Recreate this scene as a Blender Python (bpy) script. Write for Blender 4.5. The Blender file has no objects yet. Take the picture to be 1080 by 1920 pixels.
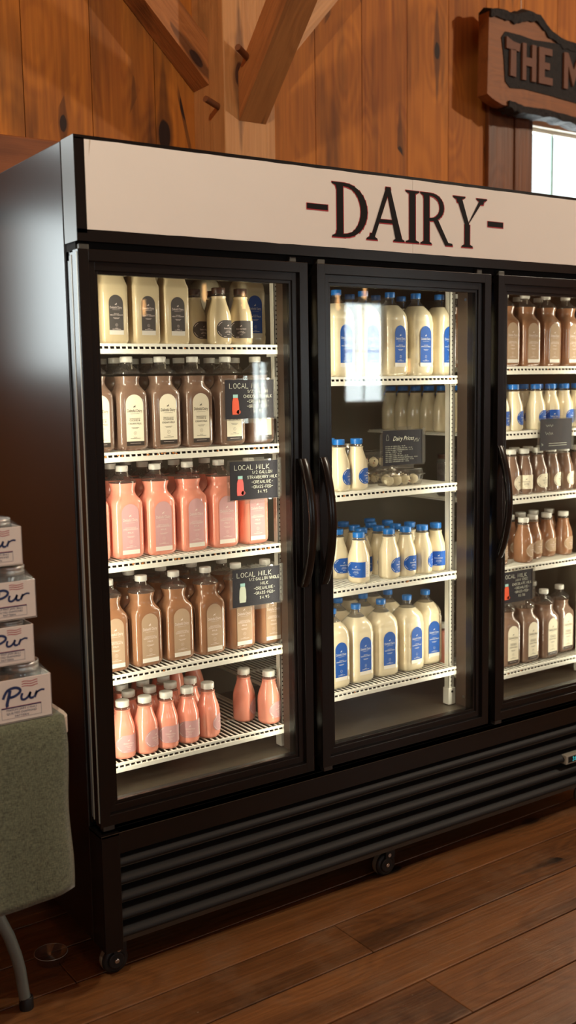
import bpy, bmesh, math, random
from mathutils import Vector, Matrix, Euler
random.seed(7)
sc = bpy.context.scene
COL = sc.collection
PI = math.pi

# ------------------------------------------------------------------ camera
cam_d = bpy.data.cameras.new('camera'); cam = bpy.data.objects.new('camera', cam_d); COL.objects.link(cam)
cam_d.sensor_fit = 'VERTICAL'; cam_d.sensor_height = 24.0; cam_d.lens = 24.0 * 1934.07 / 1920.0
cam_d.clip_start = 0.05
yaw, pitch, roll = math.radians(-33.929), math.radians(-7.082), math.radians(-0.936)
fwd = Vector((-math.sin(yaw) * math.cos(pitch), math.cos(yaw) * math.cos(pitch), math.sin(pitch)))
rgt = Vector((math.cos(yaw), math.sin(yaw), 0)); upv = rgt.cross(fwd)
r2 = rgt * math.cos(roll) + upv * math.sin(roll); u2 = upv * math.cos(roll) - rgt * math.sin(roll)
cam.matrix_world = Matrix(((r2.x, u2.x, -fwd.x, -0.929), (r2.y, u2.y, -fwd.y, -2.1998), (r2.z, u2.z, -fwd.z, 1.4496), (0, 0, 0, 1)))
sc.camera = cam
cam_d.dof.use_dof = True; cam_d.dof.focus_distance = 2.75; cam_d.dof.aperture_fstop = 1.7

# ------------------------------------------------------------------ world, exposure, lights
sc.view_settings.view_transform = 'Standard'; sc.view_settings.look = 'None'
sc.view_settings.exposure = 0.0; sc.view_settings.gamma = 1.0; sc.view_settings.use_curve_mapping = False
w = bpy.data.worlds.new('world'); sc.world = w; w.use_nodes = True
w.node_tree.nodes['Background'].inputs[0].default_value = (0.93, 0.97, 1.0, 1)
w.node_tree.nodes['Background'].inputs[1].default_value = 1.6

def area(name, loc, direction, sx, sy, power, color, spread=180):
    d = bpy.data.lights.new(name, 'AREA'); d.shape = 'RECTANGLE'; d.size = sx; d.size_y = sy
    d.energy = power; d.color = color; d.spread = math.radians(spread)
    o = bpy.data.objects.new(name, d); COL.objects.link(o); o.location = loc
    o.rotation_euler = Vector(direction).to_track_quat('-Z', 'Y').to_euler()
    return o
DAY = (0.90, 0.97, 1.0); LED = (1.0, 0.91, 0.72)
P_KEY, P_KEY2, P_DAYR, P_DAYL, P_LED = 182, 125, 60, 32, 3.1
area('daylight_right_window', (2.95, 1.16, 2.0), (0, -1, 0), 1.2, 1.4, P_DAYR, DAY)
area('daylight_left_window', (-0.75, 1.16, 2.05), (0, -1, 0), 1.0, 1.3, P_DAYL, DAY)
for x, zc, sx, sz, pw in ((5.6, 1.75, 0.62, 1.1, 34), (4.35, 1.3, 0.30, 0.9, 12), (0.2, 1.75, 0.9, 1.1, 16), (-2.4, 1.75, 0.9, 1.1, 16)):
    area('daylight_far_window', (x, -6.16, zc), (0, 1, 0), sx, sz, pw, DAY)

# ------------------------------------------------------------------ material helpers
def S(r, g, b):
    f = lambda c: (c / 255) / 12.92 if c / 255 <= 0.04045 else ((c / 255 + 0.055) / 1.055) ** 2.4
    return (f(r), f(g), f(b), 1)
MATS = {}
def mat(name, col, rough=0.5, metal=0.0, coat=0.0, emit=None, spec=0.5, bump=None, vary=0.0):
    if name in MATS: return MATS[name]
    m = bpy.data.materials.new(name); m.use_nodes = True; MATS[name] = m
    nt = m.node_tree; b = nt.nodes['Principled BSDF']
    b.inputs['Base Color'].default_value = col; b.inputs['Roughness'].default_value = rough
    b.inputs['Metallic'].default_value = metal; b.inputs['Coat Weight'].default_value = coat
    b.inputs['Coat Roughness'].default_value = 0.06; b.inputs['Specular IOR Level'].default_value = spec
    if emit: b.inputs['Emission Color'].default_value = emit[0]; b.inputs['Emission Strength'].default_value = emit[1]
    tc = nt.nodes.new('ShaderNodeTexCoord')
    n = nt.nodes.new('ShaderNodeTexNoise'); n.inputs['Scale'].default_value = (bump[0] if bump else 30); n.inputs['Detail'].default_value = 4
    nt.links.new(tc.outputs['Object'], n.inputs['Vector'])
    if bump:
        bp = nt.nodes.new('ShaderNodeBump'); bp.inputs['Strength'].default_value = bump[1]; bp.inputs['Distance'].default_value = bump[2]
        nt.links.new(n.outputs['Fac'], bp.inputs['Height']); nt.links.new(bp.outputs['Normal'], b.inputs['Normal'])
    v = vary if vary else 0.03
    mx = nt.nodes.new('ShaderNodeMix'); mx.data_type = 'RGBA'
    mx.inputs['A'].default_value = tuple(c * (1 - v) for c in col[:3]) + (1,)
    mx.inputs['B'].default_value = tuple(min(1, c * (1 + v)) for c in col[:3]) + (1,)
    nt.links.new(n.outputs['Fac'], mx.inputs['Factor']); nt.links.new(mx.outputs['Result'], b.inputs['Base Color'])
    return m
def clear(name, tint=(1, 1, 1, 1), f0=0.05, haze=0.0, rough=0.02, hazecol=(0.8, 0.8, 0.8, 1), gain=1.0):
    """thin transparent sheet with a Schlick mirror and an optional milky haze"""
    m = bpy.data.materials.new(name); m.use_nodes = True; nt = m.node_tree; nt.nodes.clear(); N = nt.nodes.new; L = nt.links.new
    out = N('ShaderNodeOutputMaterial'); tr = N('ShaderNodeBsdfTransparent'); tr.inputs[0].default_value = tint
    gl = N('ShaderNodeBsdfGlossy'); gl.inputs['Roughness'].default_value = rough
    df = N('ShaderNodeBsdfDiffuse'); df.inputs[0].default_value = hazecol
    geo = N('ShaderNodeNewGeometry'); dot = N('ShaderNodeVectorMath'); dot.operation = 'DOT_PRODUCT'
    L(geo.outputs['Incoming'], dot.inputs[0]); L(geo.outputs['Normal'], dot.inputs[1])
    ab = N('ShaderNodeMath'); ab.operation = 'ABSOLUTE'; L(dot.outputs['Value'], ab.inputs[0])
    s1 = N('ShaderNodeMath'); s1.operation = 'SUBTRACT'; s1.inputs[0].default_value = 1; L(ab.outputs[0], s1.inputs[1])
    pw = N('ShaderNodeMath'); pw.operation = 'POWER'; pw.inputs[1].default_value = 5; L(s1.outputs[0], pw.inputs[0])
    ma = N('ShaderNodeMath'); ma.operation = 'MULTIPLY_ADD'; ma.inputs[1].default_value = (1 - f0) * gain; ma.inputs[2].default_value = f0 * gain; ma.use_clamp = True
    L(pw.outputs[0], ma.inputs[0])
    m1 = N('ShaderNodeMixShader'); m1.inputs[0].default_value = haze; L(tr.outputs[0], m1.inputs[1]); L(df.outputs[0], m1.inputs[2])
    m2 = N('ShaderNodeMixShader'); L(ma.outputs[0], m2.inputs[0]); L(m1.outputs[0], m2.inputs[1]); L(gl.outputs[0], m2.inputs[2])
    L(m2.outputs[0], out.inputs[0]); MATS[name] = m
    return m
def wood(name, axis, c1, c2, cdark, rough=0.5, scale=1.0, knots=1.0, coat=0.0, bump=0.25, rnd=True, streak=0.5, wear=0.0, rot=(0, 0, 0)):
    """plank wood: grain runs along `axis`; per-plank offset comes from the mesh attribute 'rnd'"""
    m = bpy.data.materials.new(name); m.use_nodes = True; nt = m.node_tree; N = nt.nodes.new; L = nt.links.new
    b = nt.nodes['Principled BSDF']; b.inputs['Roughness'].default_value = rough; b.inputs['Coat Weight'].default_value = coat; b.inputs['Coat Roughness'].default_value = 0.25
    tc = N('ShaderNodeTexCoord'); at = N('ShaderNodeAttribute'); at.attribute_name = 'rnd'
    off = N('ShaderNodeVectorMath'); off.operation = 'SCALE'; L(at.outputs['Vector'], off.inputs[0]); off.inputs['Scale'].default_value = 37.0 if rnd else 0
    add = N('ShaderNodeVectorMath'); add.operation = 'ADD'; rm = N('ShaderNodeMapping'); rm.inputs['Rotation'].default_value = rot; L(tc.outputs['Object'], rm.inputs['Vector']); L(rm.outputs[0], add.inputs[0]); L(off.outputs[0], add.inputs[1])
    sv = [1, 1, 1]; sv['xyz'.index(axis)] = 0.22
    def mp(k, lng):
        q = N('ShaderNodeMapping'); s = [k] * 3; s['xyz'.index(axis)] = k * lng
        q.inputs['Scale'].default_value = s; L(add.outputs[0], q.inputs['Vector']); return q
    # knots: elongated cells, each with a round knot and a spindle of darker grain around it
    lx = N('ShaderNodeTexVoronoi'); lx.inputs['Scale'].default_value = 1.0; km_ = mp(3.9 * scale, 0.42); L(km_.outputs[0], lx.inputs['Vector'])
    vd = N('ShaderNodeVectorMath'); vd.operation = 'SUBTRACT'; L(km_.outputs[0], vd.inputs[0]); L(lx.outputs['Position'], vd.inputs[1])
    va = N('ShaderNodeVectorMath'); va.operation = 'ABSOLUTE'; L(vd.outputs[0], va.inputs[0]); sp = N('ShaderNodeSeparateXYZ'); L(va.outputs[0], sp.inputs[0])
    lat = sp.outputs['Y' if axis == 'x' else 'X']; lon = sp.outputs[axis.upper()]
    def mth(op, a, b, clamp=False):
        q = N('ShaderNodeMath'); q.operation = op; q.use_clamp = clamp
        for k_, v_ in ((0, a), (1, b)):
            if isinstance(v_, (int, float)): q.inputs[k_].default_value = v_
            else: L(v_, q.inputs[k_])
        return q.outputs[0]
    ns = N('ShaderNodeTexNoise'); ns.inputs['Scale'].default_value = 1; ns.inputs['Detail'].default_value = 3; L(mp(30 * scale, .25).outputs[0], ns.inputs['Vector'])
    jit = mth('MULTIPLY', mth('SUBTRACT', ns.outputs['Fac'], .5), .12)
    csep = N('ShaderNodeSeparateColor'); L(lx.outputs['Color'], csep.inputs[0]); gate = mth('GREATER_THAN', csep.outputs[0], 1 - .62 * knots); size = mth('MULTIPLY_ADD', csep.outputs[1], .7); size.node.inputs[2].default_value = .55
    dk = mth('ADD', mth('SQRT', mth('ADD', mth('MULTIPLY', lat, lat), mth('MULTIPLY', lon, lon)), 0), mth('MULTIPLY', jit, .4))
    dkn = mth('DIVIDE', dk, size)
    knot = mth('MULTIPLY', mth('MULTIPLY_ADD', dkn, -32, True), gate); knot.node.inputs[0].links[0].from_node.inputs[2].default_value = 3.1
    ds = mth('ADD', mth('DIVIDE', lat, .13), mth('DIVIDE', lon, .50)); ds = mth('ADD', mth('DIVIDE', ds, size), mth('MULTIPLY', jit, 4))
    spin = mth('MULTIPLY', mth('MULTIPLY', mth('MULTIPLY_ADD', ds, -3.0, True), gate), .62); spin.node.inputs[0].links[0].from_node.inputs[0].links[0].from_node.inputs[2].default_value = 3.0
    kmask = mth('MAXIMUM', knot, spin)
    kd = N('ShaderNodeMath'); kd.operation = 'MULTIPLY_ADD'; kd.inputs[1].default_value = -4.5; kd.inputs[2].default_value = 1.5; kd.use_clamp = True; L(dk, kd.inputs[0])
    # grain
    n1 = N('ShaderNodeTexNoise'); n1.inputs['Scale'].default_value = 1; n1.inputs['Detail'].default_value = 3; L(mp(5 * scale, 0.10).outputs[0], n1.inputs['Vector'])
    n1.inputs['Distortion'].default_value = 0.6
    s = N('ShaderNodeMath'); s.operation = 'MULTIPLY_ADD'; s.inputs[1].default_value = 0.28; L(kd.outputs[0], s.inputs[0]); L(n1.outputs['Fac'], s.inputs[2])
    rg = N('ShaderNodeMath'); rg.operation = 'MULTIPLY'; rg.inputs[1].default_value = 46; L(s.outputs[0], rg.inputs[0])
    sn = N('ShaderNodeMath'); sn.operation = 'SINE'; L(rg.outputs[0], sn.inputs[0])
    n2 = N('ShaderNodeTexNoise'); n2.inputs['Scale'].default_value = 1; n2.inputs['Detail'].default_value = 6; L(mp(90 * scale, 0.03).outputs[0], n2.inputs['Vector'])
    n3 = N('ShaderNodeTexNoise'); n3.inputs['Scale'].default_value = 1; n3.inputs['Detail'].default_value = 4; L(mp(9 * scale, 0.13).outputs[0], n3.inputs['Vector'])
    mx = N('ShaderNodeMix'); mx.data_type = 'RGBA'; mx.inputs['A'].default_value = c1; mx.inputs['B'].default_value = c2
    f = N('ShaderNodeMath'); f.operation = 'MULTIPLY_ADD'; f.inputs[1].default_value = 0.11; f.inputs[2].default_value = 0.0; L(sn.outputs[0], f.inputs[0])
    f2 = N('ShaderNodeMath'); f2.operation = 'ADD'; L(f.outputs[0], f2.inputs[0]); L(n2.outputs['Fac'], f2.inputs[1])
    tone = N('ShaderNodeMath'); tone.operation = 'MULTIPLY_ADD'; tone.inputs[1].default_value = 0.75; L(at.outputs['Fac'], tone.inputs[0]); L(f2.outputs[0], tone.inputs[2])
    cl = N('ShaderNodeMath'); cl.operation = 'SUBTRACT'; cl.inputs[1].default_value = 0.35; cl.use_clamp = True; L(tone.outputs[0], cl.inputs[0])
    L(cl.outputs[0], mx.inputs['Factor'])
    dr = N('ShaderNodeValToRGB'); dr.color_ramp.elements[0].position = 0.55; dr.color_ramp.elements[1].position = 0.72; L(n3.outputs['Fac'], dr.inputs[0])
    dm = N('ShaderNodeMath'); dm.operation = 'MULTIPLY'; dm.inputs[1].default_value = streak; L(dr.outputs[0], dm.inputs[0])
    km = N('ShaderNodeMath'); km.operation = 'MAXIMUM'; L(dm.outputs[0], km.inputs[0]); L(kmask, km.inputs[1])
    m2 = N('ShaderNodeMix'); m2.data_type = 'RGBA'; m2.inputs['B'].default_value = cdark; L(km.outputs[0], m2.inputs['Factor']); L(mx.outputs['Result'], m2.inputs['A'])
    last = m2.outputs['Result']
    if wear:
        n4 = N('ShaderNodeTexNoise'); n4.inputs['Scale'].default_value = 5; n4.inputs['Detail'].default_value = 8; n4.inputs['Roughness'].default_value = 0.7; L(tc.outputs['Object'], n4.inputs['Vector'])
        wr = N('ShaderNodeValToRGB'); wr.color_ramp.elements[0].position = 0.5; wr.color_ramp.elements[1].position = 0.75; L(n4.outputs['Fac'], wr.inputs[0])
        wm = N('ShaderNodeMath'); wm.operation = 'MULTIPLY'; wm.inputs[1].default_value = wear; L(wr.outputs[0], wm.inputs[0])
        m3 = N('ShaderNodeMix'); m3.data_type = 'RGBA'; m3.inputs['B'].default_value = S(128, 100, 76); L(wm.outputs[0], m3.inputs['Factor']); L(last, m3.inputs['A'])
        vs = N('ShaderNodeTexVoronoi'); vs.inputs['Scale'].default_value = 22; L(tc.outputs['Object'], vs.inputs['Vector'])
        vr = N('ShaderNodeValToRGB'); vr.color_ramp.elements[0].position = 0.045; vr.color_ramp.elements[0].color = (1, 1, 1, 1); vr.color_ramp.elements[1].position = 0.06; vr.color_ramp.elements[1].color = (0, 0, 0, 1)
        L(vs.outputs['Distance'], vr.inputs[0])
        n5 = N('ShaderNodeTexNoise'); n5.inputs['Scale'].default_value = 9; L(tc.outputs['Object'], n5.inputs['Vector'])
        r5 = N('ShaderNodeMath'); r5.operation = 'GREATER_THAN'; r5.inputs[1].default_value = 0.56; L(n5.outputs['Fac'], r5.inputs[0])
        vm = N('ShaderNodeMath'); vm.operation = 'MULTIPLY'; L(vr.outputs[0], vm.inputs[0]); L(r5.outputs[0], vm.inputs[1])
        vm2 = N('ShaderNodeMath'); vm2.operation = 'MULTIPLY'; vm2.inputs[1].default_value = 0.5; L(vm.outputs[0], vm2.inputs[0])
        m4 = N('ShaderNodeMix'); m4.data_type = 'RGBA'; m4.inputs['B'].default_value = S(165, 150, 130); L(vm2.outputs[0], m4.inputs['Factor']); L(m3.outputs['Result'], m4.inputs['A'])
        last = m4.outputs['Result']
    L(last, b.inputs['Base Color'])
    bp = N('ShaderNodeBump'); bp.inputs['Strength'].default_value = bump; bp.inputs['Distance'].default_value = 0.004; L(f2.outputs[0], bp.inputs['Height']); L(bp.outputs[0], b.inputs['Normal'])
    MATS[name] = m; return m

# ------------------------------------------------------------------ mesh helpers
class MB:
    """collects faces in several material slots and links them as ONE mesh object"""
    def __init__(s): s.v = []; s.f = []; s.m = []; s.r = []; s.sm = []
    def add(s, vs, fs, m=0, r=0.0, smooth=False):
        o = len(s.v); s.v += [tuple(v) for v in vs]
        for f in fs: s.f.append([o + i for i in f]); s.m.append(m); s.r.append(r); s.sm.append(smooth)
    def box(s, x0, x1, y0, y1, z0, z1, m=0, r=0.0, T=None):
        vs = [Vector((x, y, z)) for z in (z0, z1) for y in (y0, y1) for x in (x0, x1)]
        if T: vs = [T @ v for v in vs]
        s.add(vs, [(0, 2, 3, 1), (4, 5, 7, 6), (0, 1, 5, 4), (2, 6, 7, 3), (0, 4, 6, 2), (1, 3, 7, 5)], m, r)
    def rbox(s, x0, x1, y0, y1, z0, z1, b=0.003, m=0, r=0.0, T=None):
        bm = bmesh.new(); bmesh.ops.create_cube(bm, size=1)
        bmesh.ops.scale(bm, vec=(x1 - x0, y1 - y0, z1 - z0), verts=bm.verts); bmesh.ops.translate(bm, vec=((x0 + x1) / 2, (y0 + y1) / 2, (z0 + z1) / 2), verts=bm.verts)
        b = min(b, (x1 - x0) * .45, (y1 - y0) * .45, (z1 - z0) * .45)
        bmesh.ops.bevel(bm, geom=bm.edges[:], offset=b, segments=2, affect='EDGES', profile=0.5)
        s.frombm(bm, m, r, T)
    def frombm(s, bm, m=0, r=0.0, T=None, smooth=False):
        bm.verts.index_update(); vs = [(T @ v.co) if T else v.co.copy() for v in bm.verts]
        s.add(vs, [[v.index for v in f.verts] for f in bm.faces], m, r, smooth); bm.free()
    def rings(s, rings, m=0, cap0=False, cap1=False, close=True, smooth=True):
        n = len(rings[0]); vs = [p for r in rings for p in r]; fs = []
        for i in range(len(rings) - 1):
            for j in range(n if close else n - 1):
                a = i * n + j; b = i * n + (j + 1) % n; fs.append((a, b, b + n, a + n))
        s.add(vs, fs, m, 0, smooth)
        if cap0: s.add(rings[0], [list(range(n))[::-1]], m)
        if cap1: s.add(rings[-1], [list(range(n))], m)
    def lathe(s, prof, n=24, m=0, cap0=True, cap1=True, T=None, smooth=True):
        rg = []
        for r, z in prof:
            q = [Vector((r * math.cos(2 * PI * k / n), r * math.sin(2 * PI * k / n), z)) for k in range(n)]
            rg.append([T @ p for p in q] if T else q)
        s.rings(rg, m, cap0, cap1, True, smooth)
    def cyl(s, p0, p1, r, n=12, m=0, r1=None, smooth=True):
        p0 = Vector(p0); p1 = Vector(p1); d = p1 - p0; T = Matrix.Translation(p0) @ d.to_track_quat('Z', 'Y').to_matrix().to_4x4()
        s.lathe([(r, 0), (r if r1 is None else r1, d.length)], n, m, True, True, T, smooth)
    def tube(s, pts, r, n=10, m=0):
        pts = [Vector(p) for p in pts]; rg = []; prev = None
        for i, p in enumerate(pts):
            t = (pts[min(i + 1, len(pts) - 1)] - pts[max(i - 1, 0)]).normalized()
            a = Vector((1, 0, 0)) if prev is None else prev
            if abs(a.dot(t)) > .95: a = Vector((0, 1, 0))
            x = (a - t * a.dot(t)).normalized(); y = t.cross(x); prev = x
            rr = r[i] if isinstance(r, (list, tuple)) else r
            rg.append([p + x * rr * math.cos(2 * PI * k / n) + y * rr * math.sin(2 * PI * k / n) for k in range(n)])
        s.rings(rg, m, True, True)
    def prism(s, poly, y0, y1, m=0, T=None, mside=None):
        """polygon in x,z extruded from y0 (front) to y1 (back)"""
        n = len(poly); A = [Vector((p[0], y0, p[1])) for p in poly]; B = [Vector((p[0], y1, p[1])) for p in poly]
        if T: A = [T @ v for v in A]; B = [T @ v for v in B]
        s.add(A, [list(range(n))], m); s.add(B, [list(range(n))[::-1]], m)
        s.add(A + B, [(i, i + n, (i + 1) % n + n, (i + 1) % n) for i in range(n)], m if mside is None else mside)
    def build(s, name, mats, parent=None, smooth_angle=None, loc=None):
        me = bpy.data.meshes.new(name); me.from_pydata(s.v, [], s.f)
        for m in (mats if isinstance(mats, (list, tuple)) else [mats]): me.materials.append(m)
        me.polygons.foreach_set('material_index', s.m); me.polygons.foreach_set('use_smooth', s.sm)
        if any(s.r):
            a = me.attributes.new('rnd', 'FLOAT_VECTOR', 'FACE')
            buf = []
            for r in s.r: buf += [r, (r * 7.31) % 1, (r * 3.77) % 1]
            a.data.foreach_set('vector', buf)
        me.update()
        bm = bmesh.new(); bm.from_mesh(me); bmesh.ops.recalc_face_normals(bm, faces=[f for f in bm.faces if True]) if getattr(s, 'fixn', True) else None
        bm.to_mesh(me); bm.free()
        o = bpy.data.objects.new(name, me); COL.objects.link(o)
        if parent: o.parent = parent
        if loc: o.location = loc
        return o
def empty(name, loc=(0, 0, 0), rz=0):
    o = bpy.data.objects.new(name, None); COL.objects.link(o); o.empty_display_size = 0.05; o.location = loc; o.rotation_euler = (0, 0, rz); return o
def tag(o, label, cat, group=None):
    o['label'] = label; o['category'] = cat
    if group: o['group'] = group
    return o
def struct(o): o['kind'] = 'structure'; return o
def copy_tree(o, parent=None):
    c = o.copy(); COL.objects.link(c); c.parent = parent
    for k in [k for k in ('label', 'category', 'group', 'kind') if parent is None and k in c.keys()]: pass
    for ch in list(KIDS.get(o.name, [])): copy_tree_child(ch, c)
    return c
def copy_tree_child(o, parent):
    c = o.copy(); COL.objects.link(c); c.parent = parent
    for ch in list(KIDS.get(o.name, [])): copy_tree_child(ch, c)
KIDS = {}
def kid(o, parent): KIDS.setdefault(parent.name, []).append(o); return o

# ---- lettering
TXT = {}
def text_mesh(st):
    if st in TXT: return TXT[st]
    c = bpy.data.curves.new('t', 'FONT'); c.body = st; c.size = 1; c.resolution_u = 2; c.fill_mode = 'FRONT'
    o = bpy.data.objects.new('t', c); COL.objects.link(o); dg = bpy.context.evaluated_depsgraph_get()
    me = bpy.data.meshes.new_from_object(o.evaluated_get(dg)); vs = [(v.co.x, v.co.y) for v in me.vertices]; fs = [list(p.vertices) for p in me.polygons]
    bpy.data.objects.remove(o); bpy.data.curves.remove(c); bpy.data.meshes.remove(me)
    TXT[st] = (vs, fs); return TXT[st]
def put_text(mb, st, cx, z, width, height, fn, m=1, shear=0.0):
    """lay a word centred on cx with baseline z, fitted to width x cap height, through fn(x,z)->3D"""
    vs, fs = text_mesh(st)
    if not vs: return
    x0 = min(v[0] for v in vs); x1 = max(v[0] for v in vs); k = width / (x1 - x0); kz = height / 0.72
    mb.add([fn(cx - width / 2 + (v[0] - x0) * k + shear * v[1] * kz, z + v[1] * kz) for v in vs], fs, m)
def ribbon(mb, pts, wd, fn, m=1):
    """flat brush stroke along 2D pts; wd constant or list"""
    P = [Vector(p) for p in pts]; A = []; B = []
    for i, p in enumerate(P):
        t = P[min(i + 1, len(P) - 1)] - P[max(i - 1, 0)]
        t = t.normalized() if t.length else Vector((1, 0)); n = Vector((-t.y, t.x)); ww = (wd[i] if isinstance(wd, (list, tuple)) else wd) / 2
        A.append(p + n * ww); B.append(p - n * ww)
    n = len(P); mb.add([fn(*v) for v in A + B], [(i, i + 1, n + i + 1, n + i) for i in range(n - 1)], m)
def seg(mb, a, b, wd, fn, m=1):
    a = Vector(a); b = Vector(b); t = (b - a).normalized() * wd * .35; ribbon(mb, [a - t, b + t], wd, fn, m)
G = {  # chalk-hand stroke letters on a 4 x 6 grid
 'A': [[(0,0),(2,6),(4,0)],[(.8,2.2),(3.3,2.2)]], 'B': [[(0,0),(0,6),(3,5.6),(3.2,4),(0,3.2),(3.6,2.4),(3.4,.4),(0,0)]], 'C': [[(3.8,5),(2.4,6),(.6,5),(0,3),(.6,.8),(2.4,0),(4,1)]],
 'D': [[(0,0),(0,6),(2.4,5.4),(4,3),(2.6,.6),(0,0)]], 'E': [[(3.6,6),(0,6),(0,0),(3.8,0)],[(0,3.1),(3,3.1)]], 'F': [[(3.8,6),(0,6),(0,0)],[(0,3.1),(3,3.1)]],
 'G': [[(3.8,5),(2.4,6),(.6,5),(0,3),(.6,.8),(2.4,0),(4,.8),(4,2.8),(2.2,2.8)]], 'H': [[(0,0),(0,6)],[(4,0),(4,6)],[(0,3),(4,3)]], 'I': [[(2,0),(2,6)]],
 'K': [[(0,0),(0,6)],[(3.8,6),(0,2.6),(4,0)]], 'L': [[(0,6),(0,0),(3.6,0)]], 'M': [[(-.3,0),(.2,6),(2.1,1.4),(4,6),(4.5,0)]], 'N': [[(0,0),(0,6),(4,0),(4,6)]],
 'O': [[(2,6),(.4,5),(0,3),(.5,.8),(2,0),(3.6,.8),(4.1,3),(3.6,5),(2,6)]], 'P': [[(0,0),(0,6),(3,5.8),(3.8,4.4),(3,3),(0,2.8)]], 'R': [[(0,0),(0,6),(3,5.8),(3.7,4.4),(2.8,3),(0,2.8)],[(1.6,2.8),(4,0)]],
 'S': [[(3.7,5.2),(2,6),(.4,4.9),(.8,3.6),(3.2,2.5),(3.6,1.1),(2,0),(.1,.8)]], 'T': [[(0,6),(4,6)],[(2,6),(2,0)]], 'U': [[(0,6),(.2,1.4),(2,0),(3.8,1.4),(4,6)]],
 'W': [[(0,6),(1,0),(2,4),(3.1,0),(4.2,6)]], 'Y': [[(0,6),(2,3),(2,0)],[(4,6),(2,3)]], 'Z': [[(0,6),(4,6),(0,0),(4,0)]],
 '-': [[(.6,3),(3.4,3)]], '/': [[(0,0),(3.6,6)]], '.': [[(1.6,0),(2.2,.3)]], '$': [[(3.7,5),(2,5.6),(.5,4.6),(3.4,2),(2,.6),(.3,1.2)],[(2,6.4),(2,-.4)]],
 '0': [[(2,6),(.4,5),(.2,3),(.6,.8),(2,0),(3.5,.8),(3.8,3),(3.5,5),(2,6)]], '1': [[(1,5),(2,6),(2,0)]], '2': [[(.2,5),(1.8,6),(3.5,5),(3,3.2),(0,0),(3.9,0)]],
 '4': [[(3,0),(3,6),(0,2),(4,2)]], '5': [[(3.6,6),(.6,6),(.4,3.5),(2.4,3.8),(3.7,2),(2.4,0),(.2,.6)]], '9': [[(3.5,4.6),(2,6),(.3,4.8),(.8,3.3),(3.3,3.6),(3.6,5),(3.2,2),(2.4,0)]],
 '8': [[(2,3.2),(.5,4.6),(2,6),(3.5,4.6),(2,3.2),(.2,1.5),(2,0),(3.8,1.5),(2,3.2)]], '3': [[(.3,5.3),(2,6),(3.5,4.6),(1.6,3.2),(3.7,1.7),(2,0),(.1,.8)]]}
def chalk(mb, st, cx, z, h, fn, wd, m=1, wk=1.0, width=None):
    k = h / 6.0; adv = 5.5
    tot = sum(3 if c == ' ' else (3.2 if c in '.I1' else adv) for c in st)
    kx = (width / tot) if width else k * wk; x = cx - tot * kx / 2
    for c in st:
        if c != ' ':
            for s_ in G.get(c, []):
                ribbon(mb, [(x + (p[0] + .6 - (1.0 if c in 'I1' else 0)) * kx, z + p[1] * k) for p in s_], wd, fn, m)
        x += (3 if c == ' ' else (3.2 if c in '.I1' else adv)) * kx

# ------------------------------------------------------------------ materials
M_wall = wood('pine_board', 'z', S(204, 124, 38), S(140, 74, 18), S(40, 18, 7), 0.72, 1.0, 1.0, 0.0, 0.2, True, 0.75)
M_trim = wood('stained_trim', 'z', S(134, 78, 36), S(90, 48, 20), S(44, 22, 10), 0.5, 1.0, .9, 0.1, 0.25, True, 0.5)
M_rail = wood('girt_timber', 'x', S(140, 80, 42), S(100, 52, 26), S(50, 24, 12), 0.55, 1.0, .9, 0.0, 0.3, False, 0.5)
M_post = wood('post_timber', 'z', S(196, 138, 82), S(156, 98, 50), S(70, 36, 18), 0.6, 1.3, .9, 0.0, 0.4, False, 0.35)
BA = (S(178, 112, 58), S(122, 68, 32), S(52, 26, 13), 0.6, 1.3, 1.1, 0.0, 0.6, False, 0.55)
M_braceL = wood('brace_timber_left', 'z', *BA, rot=(0, PI / 4, 0)); M_braceR = wood('brace_timber_right', 'z', S(200, 146, 96), *BA[1:], rot=(0, -PI / 4, 0)); M_braceF = wood('brace_timber_front', 'z', *BA, rot=(-PI / 4, 0, 0))
M_floor = wood('floor_plank', 'x', S(136, 90, 50), S(82, 51, 27), S(30, 20, 12), 0.42, 1.1, .7, 0.12, 0.4, True, 0.6, wear=0.65)
M_ceil = wood('ceiling_board', 'y', S(176, 112, 60), S(140, 82, 40), S(70, 36, 18), 0.6, .6, .8, 0, 0.2, False, 0.4)
M_dark = mat('charred_bark', S(20, 13, 11), 0.8, bump=(60, .9, .01), vary=.3)
M_slab = wood('sign_slab', 'x', S(134, 78, 34), S(96, 52, 22), S(42, 22, 12), 0.6, 2.0, 1.2, 0, 0.4, False, 0.4)
M_letter = mat('carved_letter', S(98, 56, 34), 0.65, bump=(90, .4, .004), vary=.15)
M_black = mat('black_paint', S(19, 15, 13), 0.26, spec=0.42, bump=(500, .05, .0004))
M_blackside = mat('black_side_paint', S(20, 19, 19), 0.30, spec=0.75, bump=(260, .06, .0006))
M_capside = mat('window_sheen_side', S(96, 100, 100), 0.40, spec=0.8)  # black paint coloured grey to stand for reflected window light
M_glint_bezel = mat('edge_glint_and_bezel', S(170, 168, 155), 0.4, 0.2)  # pale colour for painted window glints on the door side; also the display bezel
M_grille = mat('matte_black_grille', S(20, 20, 20), 0.55, spec=0.35, bump=(700, .3, .0006))
M_gap = mat('dark_cavity', S(6, 5, 5), 0.9)
M_paper = mat('cream_sign_card', S(240, 233, 224), 0.75, bump=(6, .35, .004), vary=.03)
M_ink = mat('black_sign_paint', S(18, 12, 11), 0.7, spec=.2); M_red = mat('red_sign_outline', S(178, 34, 44), 0.6)
M_white = mat('white_shelf_coating', S(232, 230, 218), 0.42, bump=(120, .1, .001)); M_rust = mat('rust_spot', S(170, 105, 45), 0.8, vary=.3)
M_inner = mat('interior_liner', S(104, 98, 84), 0.5, 0.15, bump=(12, .1, .003), vary=.08)
M_infloor = mat('interior_floor_steel', S(84, 76, 64), 0.38, 0.35, vary=.12, bump=(40, .2, .002))
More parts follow.
